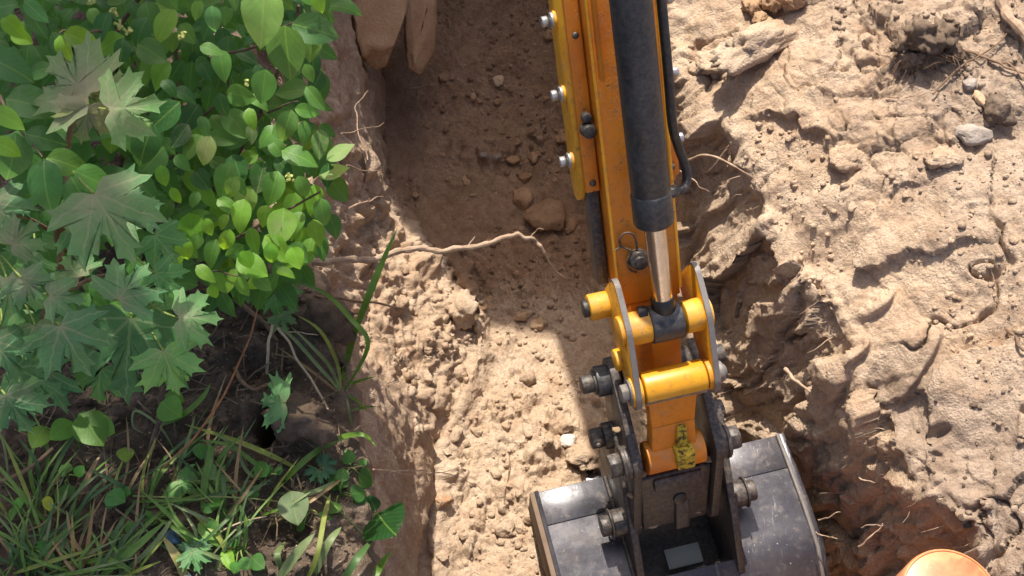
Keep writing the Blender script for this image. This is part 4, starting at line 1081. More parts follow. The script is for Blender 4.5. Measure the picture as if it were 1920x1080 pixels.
# ------------------------------------------------------------------ leaves
def leaf_material(name, kind, base=(.06, .15, .035), lime=(.22, .42, .04), rough=.42):
    """per-leaf tint comes with the object's own colour; its alpha is how dusty that leaf is"""
    s = NT(name)
    uv = s.n('ShaderNodeUVMap'); uv.uv_map = 'UVMap'
    sp = s.n('ShaderNodeSeparateXYZ'); s.l(uv.outputs[0], sp.inputs[0])
    x = s.math('SUBTRACT', sp.outputs[0], .5) if kind == 'oval' else s.math('MULTIPLY', s.math('SUBTRACT', sp.outputs[0], .5), 2.0)
    y = sp.outputs[1] if kind == 'oval' else s.math('SUBTRACT', s.math('MULTIPLY', sp.outputs[1], 2.0), .5)
    ax = s.math('ABSOLUTE', x)
    if kind == 'oval':
        main = s.math('LESS_THAN', ax, .014)
        q = s.math('SUBTRACT', y, s.math('MULTIPLY', s.math('POWER', ax, .85), 1.25))
        fr = s.math('FRACT', s.math('MULTIPLY', s.math('ADD', q, 2.0), 6.5))
        sec = s.math('LESS_THAN', s.math('ABSOLUTE', s.math('SUBTRACT', fr, .5)), .035)
        puck = s.math('ABSOLUTE', s.math('SUBTRACT', fr, .5))
    else:
        wob = s.math('SUBTRACT', s.noise(s.obj(), 5, 2, .5), .5)
        th = s.math('ADD', s.math('ARCTAN2', x, y), s.math('MULTIPLY', wob, .30))
        r_ = s.math('SQRT', s.math('ADD', s.math('MULTIPLY', x, x), s.math('MULTIPLY', y, y)))
        st = R(41)
        dl = s.math('SUBTRACT', th, s.math('MULTIPLY', s.math('ROUND', s.math('DIVIDE', th, st)), st))
        wv = s.math('MULTIPLY', r_, s.math('ABSOLUTE', s.math('SINE', dl))); uu = s.math('MULTIPLY', r_, s.math('COSINE', dl))
        main = s.math('LESS_THAN', wv, s.math('SUBTRACT', .017, s.math('MULTIPLY', r_, .010)))
        q = s.math('SUBTRACT', uu, s.math('MULTIPLY', wv, 1.05))
        fr = s.math('FRACT', s.math('MULTIPLY', s.math('ADD', q, 2.0), 7.5))
        sec = s.math('LESS_THAN', s.math('ABSOLUTE', s.math('SUBTRACT', fr, .5)), .045)
        puck = s.math('ABSOLUTE', s.math('SUBTRACT', fr, .5))
    vein = s.math('MAXIMUM', main, s.math('MULTIPLY', sec, .45))
    oi = s.n('ShaderNodeObjectInfo')
    p = s.pos()
    a = s.noise(p, 45, 4, .6); f = s.noise(p, 260, 3, .7)
    c = s.mix(.5, base, s.ramp(a, [(.3, .65), (.7, 1.35)]), 'MULTIPLY')
    c = s.mix(1.0, c, oi.outputs['Color'], 'MULTIPLY')
    c = s.mix(s.math('MULTIPLY', vein, .5 if kind == 'maple' else .28), c, (.36, .44, .22) if kind == 'maple' else lime)
    if kind == 'maple': c = s.mix(s.ramp(s.noise(p, 120, 5, .75), [(.50, 0.), (.74, .28)]), c, (.22, .32, .18))
    # settled dust, thicker near the base and along the veins
    dn = s.math('ADD', s.math('MULTIPLY', s.noise(p, 28, 4, .7, .3), .6), s.math('MULTIPLY', s.noise(p, 190, 4, .75, .3), .4))
    dm = s.math('ADD', dn, s.math('MULTIPLY', oi.outputs['Alpha'], .55))
    dm = s.math('ADD', dm, s.math('MULTIPLY', vein, .08))
    if kind == 'maple': dm = s.math('ADD', dm, s.math('MULTIPLY', s.math('SUBTRACT', .38, r_), .38))
    dust = s.math('MULTIPLY', s.ramp(dm, [(.60, 0.), (1.02, .75)]), s.math('GREATER_THAN', oi.outputs['Alpha'], .02))
    c = s.mix(dust, c, (.42, .33, .25))
    spk = s.math('MULTIPLY', s.ramp(f, [(.71, 0.), (.735, .7)]), s.math('GREATER_THAN', oi.outputs['Alpha'], .12))
    c = s.mix(spk, c, (.55, .55, .48))
    h = s.math('ADD', s.math('MULTIPLY', puck, .26), s.math('MULTIPLY', vein, -.35))
    nb = s.bump(s.math('ADD', h, s.math('MULTIPLY', a, .9)), .35, .0022)
    b = s.bsdf(c, s.math('ADD', rough, s.math('MULTIPLY', dust, .4)), 0, nb, .5)
    tr = s.n('ShaderNodeBsdfTranslucent')
    s.l(s.mix(1.0, s.mix(.6, lime, c), oi.outputs['Color'], 'MULTIPLY'), tr.inputs[0])
    mx = s.n('ShaderNodeMixShader'); mx.inputs[0].default_value = .5
    s.l(b.outputs[0], mx.inputs[1]); s.l(tr.outputs[0], mx.inputs[2])
    s.l(mx.outputs[0], s.out.inputs[0])
    return s.m
M_OVAL = leaf_material('dogwood_leaf', 'oval', (.098, .225, .048), (.36, .58, .07), .48)
M_MAPLE = leaf_material('maple_leaf', 'maple', (.125, .275, .100), (.36, .56, .16), .55)
M_PETIOLE = wood_material('green_stem', (.12, .18, .04), (.22, .26, .08))

def oval_mesh(seed, wide=.62, n=9, curl=.14, fold=.10):
    rs = random.Random(seed); V = []; U = []; F = []
    k = 5
    for i in range(n + 1):
        t = i / n
        w = wide * .5 * (math.sin(math.pi * min(1, t ** .78)) ** .72) * (1 - .15 * t)
        if t > .86: w *= .62 + .38 * (1 - t) / .14
        for j in range(k):
            e = (j - (k - 1) / 2) / ((k - 1) / 2)
            x = e * w
            z = -curl * (t - .35) ** 2 * (1.6 + .4 * rs.random()) + fold * abs(e) * w * 2 - .10 * (abs(e) ** 2) * w + .018 * math.sin(t * 9 + seed + e * 2) * abs(e)
            V.append((x + .02 * math.sin(seed + t * 3), t, z)); U.append((.5 + x, t))
    for i in range(n):
        for j in range(k - 1):
            a = i * k + j; F.append((a, a + 1, a + k + 1, a + k))
    return leafmesh('leaf', V, U, F, M_OVAL)
HALF = [(0, 1.0), (.035, .90), (.075, .82), (.19, .80), (.135, .70), (.125, .60), (.145, .50), (.175, .455), (.25, .50), (.31, .565), (.345, .675), (.40, .60), (.48, .625), (.64, .71), (.575, .56), (.575, .49), (.70, .455), (.58, .375), (.51, .28), (.475, .20), (.56, .165), (.64, .165), (.77, .14), (.655, .055), (.615, .0), (.62, -.085), (.49, -.055), (.36, -.075), (.22, -.12), (.11, -.07), (.03, .0)]
def maple_mesh(seed, droop=.25, ripple=.05):
    rs = random.Random(seed)
    jt = [(x * rs.uniform(.93, 1.07), y * rs.uniform(.96, 1.04)) for x, y in HALF]
    jt2 = [(-x * rs.uniform(.93, 1.07), y * rs.uniform(.96, 1.04)) for x, y in HALF]
    outl = jt + jt2[1:][::-1]
    outl[0] = (rs.uniform(-.03, .03), 1.0)
    cx, cy = 0, .22
    V = [(cx, cy)]; n = len(outl); F = []
    for k in (.25, .5, .75, 1.0):
        V += [(cx + (x - cx) * k, cy + (y - cy) * k) for x, y in outl]
    for i in range(n): F.append((0, 1 + (i + 1) % n, 1 + i))
    for r_ in range(3):
        o0, o1 = 1 + r_ * n, 1 + (r_ + 1) * n
        for i in range(n): F.append((o0 + i, o0 + (i + 1) % n, o1 + (i + 1) % n, o1 + i))
    out = []
    ph = rs.uniform(0, 6)
    for x, y in V:
        th = math.atan2(x, y); r_ = math.hypot(x, y)
        dl = th - round(th / R(41)) * R(41)
        z = -droop * (r_ ** 2) * (.6 + .4 * math.cos(th + ph * .3)) + .16 * r_ * abs(math.sin(dl)) + ripple * math.sin(4 * th + ph) * r_ + .02 * math.sin(7 * x + 5 * y + ph)
        out.append((x, y, z))
    return leafmesh('leaf', out, [(.5 + x * .5, (y + .5) * .5) for x, y in V], F, M_MAPLE)
def leafmesh(name, V, U, F, m):
    me = bpy.data.meshes.new(name); me.from_pydata(V, [], F); me.update()
    uvl = me.uv_layers.new(name='UVMap')
    for lp in me.loops: uvl.data[lp.index].uv = U[lp.vertex_index]
    me.polygons.foreach_set('use_smooth', np.ones(len(me.polygons), dtype=bool)); me.materials.append(m)
    return me
OVAL = [oval_mesh(i, .54 + .05 * (i % 5), 9, .05 + .11 * (i % 4), .05 + .09 * (i % 3)) for i in range(12)]
ROUND = [oval_mesh(30 + i, .92, 9, .05, .05) for i in range(3)]
MAPLE = [maple_mesh(i, .16 + .12 * (i % 4), .05 + .03 * (i % 3)) for i in range(12)]
def put_leaf(root_, me, base, tip, nrm, col, dust=0.0, m=None, width=1.0):
    base, tip = Vector(base), Vector(tip); y = tip - base; L_ = y.length; y = y / L_
    z = Vector(nrm); z = (z - y * z.dot(y)).normalized(); x = y.cross(z)
    o = bpy.data.objects.new('leaf', me); COL.objects.link(o); o.parent = root_
    o.matrix_parent_inverse = Matrix.Translation(-Vector(root_.location))
    M_ = Matrix((( x.x * L_ * width, y.x * L_, z.x * L_, base.x), (x.y * L_ * width, y.y * L_, z.y * L_, base.y), (x.z * L_ * width, y.z * L_, z.z * L_, base.z), (0, 0, 0, 1)))
    o.matrix_basis = M_
    o.color = (*col, dust)
    return o
def facing(p, up=.55, r_=.35, rs=rnd):
    tc = (Vector(CP) - Vector(p)).normalized()
    return (Vector((0, 0, 1)) * up + tc * (1 - up) + Vector((rs.uniform(-1, 1), rs.uniform(-1, 1), rs.uniform(-1, 1))) * r_).normalized()

# ------------------------------------------------------------------ dogwood shrub
rs = random.Random(21)
DW = empty('dogwood_shrub', (-.78, 1.42, LEFT_Z), 'dense shrub of oval green leaves overhanging the trench at the upper left', 'shrub')
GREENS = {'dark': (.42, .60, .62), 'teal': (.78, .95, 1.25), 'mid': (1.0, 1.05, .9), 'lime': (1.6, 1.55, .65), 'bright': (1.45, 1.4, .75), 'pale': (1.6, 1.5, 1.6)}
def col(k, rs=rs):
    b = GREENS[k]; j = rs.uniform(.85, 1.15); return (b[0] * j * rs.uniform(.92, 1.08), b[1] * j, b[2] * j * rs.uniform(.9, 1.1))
# the big leaves that can be told apart: base, tip (photo pixels), distance, colour, dust
for (bx, by, tx, ty, d, k, du) in (
    (500, -30, 483, 92, 1.32, 'pale', .12), (536, 47, 542, 152, 1.36, 'mid', .05), (548, 42, 636, 72, 1.40, 'teal', .1), (590, -18, 606, 27, 1.30, 'lime', 0), (560, -14, 598, 8, 1.38, 'mid', 0),
    (118, 62, 192, 90, 1.28, 'lime', 0), (112, 66, 135, 118, 1.31, 'bright', 0), (2, 30, 50, 72, 1.25, 'lime', 0), (20, 60, 62, 82, 1.32, 'bright', 0), (45, 0, 92, 42, 1.22, 'teal', .15), (-20, 20, 32, 8, 1.2, 'teal', .2),
    (10, 182, 116, 212, 1.22, 'teal', .15), (-30, 100, 62, 152, 1.22, 'teal', .1), (-20, 205, 48, 240, 1.16, 'bright', 0), (-15, 262, 42, 290, 1.15, 'lime', 0),
    (45, 250, 128, 268, 1.22, 'teal', .15), (80, 298, 95, 405, 1.18, 'teal', .12), (85, 296, 172, 320, 1.2, 'mid', .05), (30, 250, 12, 345, 1.24, 'teal', .15), (140, 318, 215, 355, 1.19, 'mid', .05), (128, 330, 188, 418, 1.2, 'teal', .1),
    (285, 232, 262, 318, 1.38, 'dark', .05), (335, 190, 270, 250, 1.42, 'dark', .05), (330, 60, 322, 100, 1.62, 'mid', 0), (395, 10, 405, 62, 1.5, 'teal', .05), (375, 0, 365, 40, 1.5, 'mid', 0),
    (545, 205, 528, 270, 1.5, 'mid', 0), (500, 130, 488, 196, 1.5, 'mid', 0), (570, 120, 590, 155, 1.55, 'mid', 0), (552, 205, 602, 212, 1.52, 'mid', 0), (395, 255, 378, 312, 1.5, 'bright', .45), (440, 330, 430, 375, 1.55, 'bright', .4), (410, 175, 425, 222, 1.5, 'dark', 0), (300, 310, 312, 352, 1.55, 'bright', 0),
    (345, 445, 350, 492, 1.5, 'lime', 0), (430, 430, 418, 474, 1.52, 'lime', 0), (455, 470, 470, 505, 1.54, 'lime', 0), (385, 410, 398, 444, 1.53, 'lime', 0), (505, 455, 512, 498, 1.55, 'bright', 0), (530, 420, 550, 455, 1.56, 'bright', 0), (560, 330, 575, 372, 1.56, 'mid', 0), (600, 372, 612, 426, 1.56, 'mid', 0), (540, 460, 578, 492, 1.56, 'mid', 0), (320, 352, 340, 382, 1.55, 'lime', 0), (445, 520, 468, 556, 1.56, 'bright', 0), (395, 535, 405, 562, 1.55, 'lime', 0), (475, 515, 512, 545, 1.57, 'mid', 0),
    (585, 40, 600, 90, 1.55, 'mid', 0)):
    b_, t_ = at(bx, by, d), at(tx, ty, d + .012)
    put_leaf(DW, rs.choice(OVAL), b_, t_, facing(b_, .35, .22, rs), col(k), du, width=1.1)
# two leaves over the rim, their sunlight put into the pale tint
for (bx, by, tx, ty, d) in ((612, 300, 664, 268, 1.62), (598, 330, 656, 312, 1.63)):
    b_, t_ = at(bx, by, d), at(tx, ty, d); put_leaf(DW, ROUND[0], b_, t_, (-.1, .35, .9), (1.9, 1.55, 2.2), .3)
REG = [(150, -40), (625, -40), (605, 60), (600, 150), (600, 240), (640, 350), (615, 420), (575, 485), (500, 545), (430, 555), (390, 540), (300, 470), (300, 330), (170, 250), (150, 120)]
pts = []; leaf_n = 55
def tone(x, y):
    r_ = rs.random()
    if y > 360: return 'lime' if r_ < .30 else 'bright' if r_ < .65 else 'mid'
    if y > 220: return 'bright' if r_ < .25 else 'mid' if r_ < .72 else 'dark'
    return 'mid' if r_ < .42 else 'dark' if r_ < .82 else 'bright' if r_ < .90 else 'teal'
tries = 0
while leaf_n < 300 and tries < 9000:
    tries += 1
    x, y = rs.uniform(140, 640), rs.uniform(-40, 555)
    if not inside(x, y, REG): continue
    layer = rs.choice((0, 0, 1)); mind = 25 if layer == 0 else 20
    if any(l_ == layer and (x - a) ** 2 + (y - b) ** 2 < mind ** 2 for a, b, l_ in pts): continue
    pts.append((x, y, layer))
    d = rs.uniform(1.55, 1.68) if layer == 0 else rs.uniform(1.70, 1.82)
    ang = rs.gauss(1.45, .75); L_ = rs.choice((rs.uniform(.024, .034), rs.uniform(.032, .046), rs.uniform(.040, .054))) if layer == 0 else rs.uniform(.028, .046)
    b_ = at(x, y, d); dv = Vector((math.cos(ang), 0, 0)) - Vector(CU) * math.sin(ang) * 1.0
    t_ = b_ + dv.normalized() * L_ + Vector((0, 0, rs.uniform(-.012, .006)))
    b_ = b_ - (t_ - b_) * .5; t_ = b_ + dv.normalized() * L_
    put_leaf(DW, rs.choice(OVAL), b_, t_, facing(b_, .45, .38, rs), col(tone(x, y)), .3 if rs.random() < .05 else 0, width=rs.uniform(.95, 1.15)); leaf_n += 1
# deeper foliage, joined
def leaf_mass(name, parent, spots, mes, m):
    V = []; F = []; U = []; C_ = []
    for (b_, t_, nrm, c_) in spots:
        me = rs.choice(mes); y = (t_ - b_); L_ = y.length; y = y / L_; z = Vector(nrm); z = (z - y * z.dot(y)).normalized(); x = y.cross(z); o0 = len(V)
        for v in me.vertices: V.append(b_ + (x * v.co.x + y * v.co.y + z * v.co.z) * L_)
        for p in me.polygons: F.append([o0 + i for i in p.vertices])
        uvd = {}
        for lp in me.loops: uvd[lp.vertex_index] = tuple(me.uv_layers[0].data[lp.index].uv)
        U += [uvd[i] for i in range(len(me.vertices))]
    me2 = leafmesh(name, V, U, F, m); o = link(name, me2, m, parent); o.color = (.66, .85, .66, 0); tag(o, kind='stuff'); return o  # darker tint than the outer leaves: shade between them put into colour
sp_ = []
while len(sp_) < 760:
    x, y = rs.uniform(-30, 630), rs.uniform(-40, 620)
    if not (inside(x, y, REG) or (x < 320 and y < 760)): continue
    d = rs.uniform(1.72, 1.96) if inside(x, y, REG) else rs.uniform(1.5, 1.85); b_ = at(x, y, d)
    if b_.z < gz(b_.x, b_.y) + .02: continue
    ang = rs.gauss(1.4, .9); dv = Vector((math.cos(ang), 0, 0)) - Vector(CU) * math.sin(ang)
    sp_.append((b_, b_ + dv.normalized() * rs.uniform(.026, .055), facing(b_, .5, .45, rs), None))
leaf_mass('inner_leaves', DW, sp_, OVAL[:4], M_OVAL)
# stems
def stem(parent, lst, r0, r1, m=M_BARK, name='stem', n=6, amp=.006, seed=1, seg=7):
    q = wander([at(x, y, d) if d else hit(x, y) for x, y, d in lst], n, amp, seed); k = len(q)
    return MB().tube(q, [r0 + (r1 - r0) * i / (k - 1) for i in range(k)], seg).build(name, m, parent, 0)
for i, (lst, r0) in enumerate((([(180, 420, None), (240, 260, 1.85), (210, 90, 1.72), (250, 20, 1.68), (300, -40, 1.6)], .006), ([(200, 430, None), (300, 260, 1.8), (330, 110, 1.72), (280, 0, 1.62)], .005), ([(260, 480, None), (380, 380, 1.85), (480, 220, 1.72), (540, 60, 1.5), (560, 10, 1.42)], .005),
                            ([(280, 500, None), (380, 470, 1.8), (450, 440, 1.68), (520, 400, 1.62), (600, 360, 1.6)], .0035), ([(300, 320, 1.78), (360, 250, 1.7), (420, 180, 1.62), (410, 90, 1.6)], .003), ([(400, 100, 1.66), (470, 90, 1.6), (550, 42, 1.45)], .0025),
                            ([(480, 220, 1.72), (530, 200, 1.6), (560, 190, 1.56)], .002), ([(190, 60, 1.5), (140, 60, 1.36), (110, 62, 1.3)], .002), ([(0, 180, 1.3), (40, 250, 1.24), (80, 295, 1.2)], .002), ([(330, 440, 1.7), (390, 500, 1.64), (450, 520, 1.6)], .002))):
    stem(DW, lst, r0, r0 * .4, seed=60 + i)
# little yellow-green bud clusters
MBud = plain('bud_green', (.34, .38, .10), .6)
for (x, y) in ((173, 4), (225, 48), (215, 26), (345, 70), (240, 62), (463, 160), (545, 335)):
    b = MB(); c_ = at(x, y, 1.52)
    for k in range(7): b.cyl(c_, c_ + Vector((rs.uniform(-1, 1), rs.uniform(-1, 1), rs.uniform(.2, 1))).normalized() * .008, .0012, .0022, 6)
    b.build('bud_cluster', MBud, DW, 0)

# ------------------------------------------------------------------ maple sapling
MP = empty('maple_sapling', (-.86, 1.0, LEFT_Z), 'young maple with broad lobed leaves dusted with dry earth at the left edge', 'sapling')
ML = ((168, 178, 72, 92, 1.20, (1.1, 1.05, 1.0), .62), (205, 206, 318, 190, 1.18, (1.35, 1.25, 1.15), .42), (166, 196, 148, 282, 1.2, (1.1, .98, .9), .78), (180, 190, 203, 258, 1.21, (1.3, 1.3, .8), .12), (165, 180, 205, 92, 1.22, (1.1, 1.0, .95), .5),
      (176, 362, 262, 500, 1.15, (1.15, 1.15, 1.2), .42), (222, 562, 282, 482, 1.22, (.95, 1.05, 1.15), .2), (335, 596, 428, 592, 1.25, (1.15, 1.2, 1.15), .30), (306, 657, 338, 748, 1.25, (1.25, 1.35, 1.1), .12), (112, 610, 172, 716, 1.17, (.80, .92, 1.05), .22),
      (92, 554, 170, 560, 1.18, (.95, 1.0, 1.15), .35), (40, 520, 88, 572, 1.16, (.8, .9, 1.05), .4), (246, 596, 228, 772, 1.30, (.6, .75, .75), .02), (12, 520, 30, 636, 1.19, (.95, 1.1, 1.1), .3), (10, 740, 62, 826, 1.2, (.70, .85, .95), .18), (-10, 640, 50, 722, 1.2, (.75, .9, 1.05), .22),
      (66, 610, 82, 690, 1.23, (.8, .9, .9), .25), (290, 512, 352, 556, 1.3, (.85, 1.1, .95), .05), (300, 600, 262, 660, 1.32, (.9, 1.1, .9), .05), (320, 690, 366, 722, 1.31, (1.1, 1.3, .9), .0), (20, 460, 78, 410, 1.22, (1.0, 1.0, 1.05), .5), (150, 520, 108, 468, 1.27, (.9, 1.0, .95), .3),
      (225, 400, 312, 372, 1.24, (.95, 1.05, 1.1), .35), (-15, 380, 60, 452, 1.25, (.85, .95, 1.1), .3), (30, 690, 130, 742, 1.27, (.65, .82, .85), .1), (190, 690, 176, 770, 1.32, (.7, .9, .75), .02), (130, 430, 190, 470, 1.3, (.8, .95, .9), .1), (60, 470, 20, 520, 1.29, (.8, .95, .95), .2), (290, 440, 340, 500, 1.34, (.8, 1.0, .85), .02), (90, 700, 60, 780, 1.31, (.62, .8, .8), .05), (0, 610, -30, 680, 1.24, (.8, .9, 1.0), .2), (280, 570, 330, 620, 1.34, (.75, .95, .8), .0))
for i, (bx, by, tx, ty, d, c_, du) in enumerate(ML):
    b_ = at(bx, by, d); t_ = at(tx, ty, d + .02)
    o = put_leaf(MP, MAPLE[i % 12], b_, t_, facing(b_, .3, .18, rs), c_, du, width=.93)
    ex, ey = bx + (bx - tx) * .45 - 15, by - 30 + (by - ty) * .2
    q = [b_, b_.lerp(at(ex, ey, d + .06), .5) + Vector((0, 0, -.006)), at(ex, ey, d + .08)]
    MB().tube(spline(q, 4), [.0011] * 9, 6).build('petiole', M_PETIOLE, MP, 0)
for i, (lst, r0) in enumerate((([(60, 700, None), (90, 560, 1.45), (120, 420, 1.32), (130, 300, 1.26), (150, 180, 1.24)], .005), ([(100, 560, 1.42), (200, 520, 1.36), (280, 560, 1.33)], .003), ([(90, 430, 1.33), (30, 400, 1.28), (-20, 380, 1.26)], .0028), ([(125, 470, 1.36), (110, 400, 1.3), (100, 380, 1.28)], .0038))):
    stem(MP, lst, r0, r0 * .55, M_TWIG, seed=90 + i)

# ------------------------------------------------------------------ grass and weeds on the bank
def blade_material():
    s = NT('grass_blade'); oi = s.n('ShaderNodeObjectInfo'); p = s.pos(); a = s.noise(p, 50, 4, .6)
    uv = s.n('ShaderNodeUVMap'); uv.uv_map = 'UVMap'; sp = s.n('ShaderNodeSeparateXYZ'); s.l(uv.outputs[0], sp.inputs[0])
    st = s.math('ABSOLUTE', s.math('SUBTRACT', s.math('FRACT', s.math('MULTIPLY', sp.outputs[0], 5)), .5))
    c = s.mix(.5, oi.outputs['Color'], s.ramp(a, [(.3, .6), (.7, 1.35)]), 'MULTIPLY')
    c = s.mix(.25, c, s.ramp(st, [(0, .7), (.5, 1.2)]), 'MULTIPLY')
    b = s.bsdf(c, .45, 0, s.bump(st, .25, .001), .5); tr = s.n('ShaderNodeBsdfTranslucent'); s.l(c, tr.inputs[0])
    mx = s.n('ShaderNodeMixShader'); mx.inputs[0].default_value = .35; s.l(b.outputs[0], mx.inputs[1]); s.l(tr.outputs[0], mx.inputs[2]); s.l(mx.outputs[0], s.out.inputs[0]); return s.m
M_BLADE = blade_material()
GG = (.13, .24, .035); GD = (.075, .15, .042); GY_ = (.25, .29, .05); GS = (.34, .22, .10); GP = (.20, .26, .10)
def blade(parent, pts, w, colr, name='blade'):
    q = spline(pts, 5); n = len(q); V = []; U = []; F = []
    sd = None
    for i, p in enumerate(q):
        t = i / (n - 1); d = (q[min(i + 1, n - 1)] - q[max(i - 1, 0)]).normalized()
        tc = (Vector((0, -.2, 1))).normalized(); s_ = d.cross(tc)
        if s_.length < .15: s_ = sd or Vector((1, 0, 0))
        s_ = s_.normalized()
        if sd is not None and s_.dot(sd) < 0: s_ = -s_
        sd = s_; nn = s_.cross(d).normalized()
        if nn.z < 0: nn = -nn
        ww = w * .5 * (min(1, .45 + t * 2.2)) * (1 if t < .55 else max(.04, 1 - ((t - .55) / .45) ** 1.6))
        V += [p - s_ * ww + nn * ww * .35, p, p + s_ * ww + nn * ww * .35]; U += [(0, t), (.5, t), (1, t)]
    for i in range(n - 1):
        for j in (0, 1): a = i * 3 + j; F.append((a, a + 1, a + 4, a + 3))
    me = leafmesh(name, V, U, F, M_BLADE); o = link(name, me, M_BLADE, parent); o.color = (*colr, 1)
    return o
def gpt(x, y, h):
    p = hit(x, y); r_ = Vector(ray(x, y))
    if p.z < .84: p = at_z(x, y, .95)                     # over the trench: measured from the bank's own level
    return p - r_ * (h / -r_.z)      # a point h above the ground on that line of sight
def tuft(label, base, blades, group=None, name='grass_tuft', cat='grass'):
    b0 = hit(*base); T = empty(name, b0, label, cat, group)
    for lst, w, c_ in blades: blade(T, [gpt(*q) for q in lst], w, c_)
    return T
tuft('tall grass tuft on the rim with one broad blade standing over the slump', (640, 735), (
    ([(640, 735, .0), (655, 660, .05), (690, 560, .10), (718, 490, .14), (745, 428, .17)], .0125, GG), ([(640, 735, 0), (620, 690, .03), (585, 650, .05), (545, 612, .05)], .006, GP), ([(640, 735, 0), (632, 680, .04), (600, 620, .07), (555, 590, .07)], .006, GY_),
    ([(640, 735, 0), (665, 718, .02), (704, 706, .02)], .006, GG), ([(645, 735, 0), (690, 650, .07), (660, 600, .10), (600, 545, .12), (500, 514, .12)], .008, GG), ([(640, 740, 0), (590, 700, .03), (520, 650, .04)], .005, GS), ([(640, 735, 0), (600, 690, .05), (540, 625, .07), (490, 600, .07)], .006, GP)))
tuft('arching grass blades beside the hollow curving towards the trench', (530, 908), (
    ([(530, 908, 0), (570, 865, .03), (630, 825, .05), (680, 815, .05), (706, 838, .02)], .010, GG), ([(530, 905, 0), (480, 870, .03), (430, 835, .05), (370, 825, .05)], .007, GG), ([(560, 880, .0), (500, 850, .03), (430, 822, .04), (345, 795, .05)], .008, GY_),
    ([(530, 905, 0), (470, 890, .02), (440, 840, .04), (400, 810, .05)], .006, GP), ([(520, 925, 0), (580, 925, .02), (655, 890, .02)], .008, GP), ([(380, 960, 0), (385, 900, .04), (395, 850, .05), (390, 830, .06)], .011, GG)))
tuft('bent grass blade in front of the maple above the bare soil', (290, 800), (([(290, 800, 0), (340, 780, .03), (380, 745, .05), (395, 718, .06)], .009, GG), ([(330, 850, 0), (300, 800, .03), (255, 770, .05), (250, 800, .03), (275, 815, .01)], .004, GP)))
tuft('yellowing blade bundle at the bottom edge of the bank', (300, 1075), (([(350, 1090, 0), (335, 1050, .03), (305, 1005, .04)], .014, (.34, .30, .10)), ([(150, 1090, 0), (220, 1040, .03), (275, 990, .04)], .011, GP), ([(180, 1090, 0), (250, 1030, .04), (310, 978, .05)], .012, GG), ([(215, 1090, 0), (290, 1020, .03), (330, 960, .04)], .008, GP), ([(130, 1060, 0), (200, 1050, .03), (250, 1075, .02)], .007, GG)))
tuft('pair of pale green blades leaning right at the bottom of the bank', (540, 1085), (([(520, 1090, 0), (555, 1040, .04), (590, 1000, .05)], .015, GP), ([(575, 1090, 0), (595, 1040, .04), (610, 960, .05), (620, 925, .05)], .008, GY_), ([(590, 1080, 0), (615, 1020, .04), (640, 988, .05)], .012, GP), ([(530, 1070, 0), (520, 1040, .03), (535, 1015, .04)], .010, (.16, .22, .08))))
tuft('two dark green blades at the rim in the bottom of the picture', (645, 1090), (([(640, 1095, 0), (668, 1050, .04), (700, 1010, .05)], .012, GD), ([(695, 1095, 0), (715, 1060, .04), (735, 1034, .05)], .012, GG)))
tuft('small sprays of grass on the rim beside the root ball', (655, 760), (([(655, 770, 0), (680, 765, .02), (705, 762, .02)], .005, GG), ([(650, 740, 0), (670, 752, .02), (690, 770, .02)], .004, GG), ([(660, 800, 0), (655, 770, .03), (650, 745, .03)], .004, GP)))
tuft('dry straw stalks standing among the grass at the lower left', (160, 940), (([(145, 945, 0), (165, 895, .03), (190, 850, .04)], .008, GS), ([(150, 1080, 0), (165, 1020, .03), (178, 930, .05)], .006, (.34, .20, .08)), ([(140, 1080, 0), (138, 1030, .03), (135, 960, .05)], .006, (.36, .30, .08)), ([(238, 1010, 0), (236, 980, .02), (235, 960, .03)], .006, (.30, .14, .06)), ([(605, 1000, .01), (612, 965, .03), (620, 930, .04)], .006, (.30, .16, .07))))
rs = random.Random(77)
spots = [(35, 1075, 24), (100, 1078, 24), (215, 1085, 24), (80, 985, 16), (270, 950, 14), (410, 1060, 15), (460, 985, 14), (350, 910, 11), (30, 930, 10)]
names_ = ['grass tuft in the bottom left corner of the bank', 'thick grass tuft right of the corner tuft at the bottom edge', 'grass tuft at the bottom edge left of the blue scrap', 'short grass tuft above the corner tufts', 'sparse grass around the horizontal stem', 'short tuft right of the blue scrap at the bottom', 'sparse blades in the litter below the hollow', 'few blades under the bent stem', 'few blades at the left edge below the maple']
for (x, y, n), lab in zip(spots, names_):
    bl = []
    for k in range(n):
        a = rs.gauss(-1.5, .7); L_ = rs.uniform(70, 210); x0, y0 = x + rs.uniform(-60, 60), y + rs.uniform(-18, 18)
        bl.append(([(x0, y0, 0), (x0 + math.cos(a) * L_ * .5, y0 + math.sin(a) * L_ * .5, .035), (x0 + math.cos(a + rs.uniform(-.5, .5)) * L_, y0 + math.sin(a) * L_, rs.uniform(.02, .06))], rs.uniform(.0022, .0068), rs.choice((GG, GD, GP, GP, GG, GD, GS, GG, GY_))))
    tuft(lab, (x, y), bl)
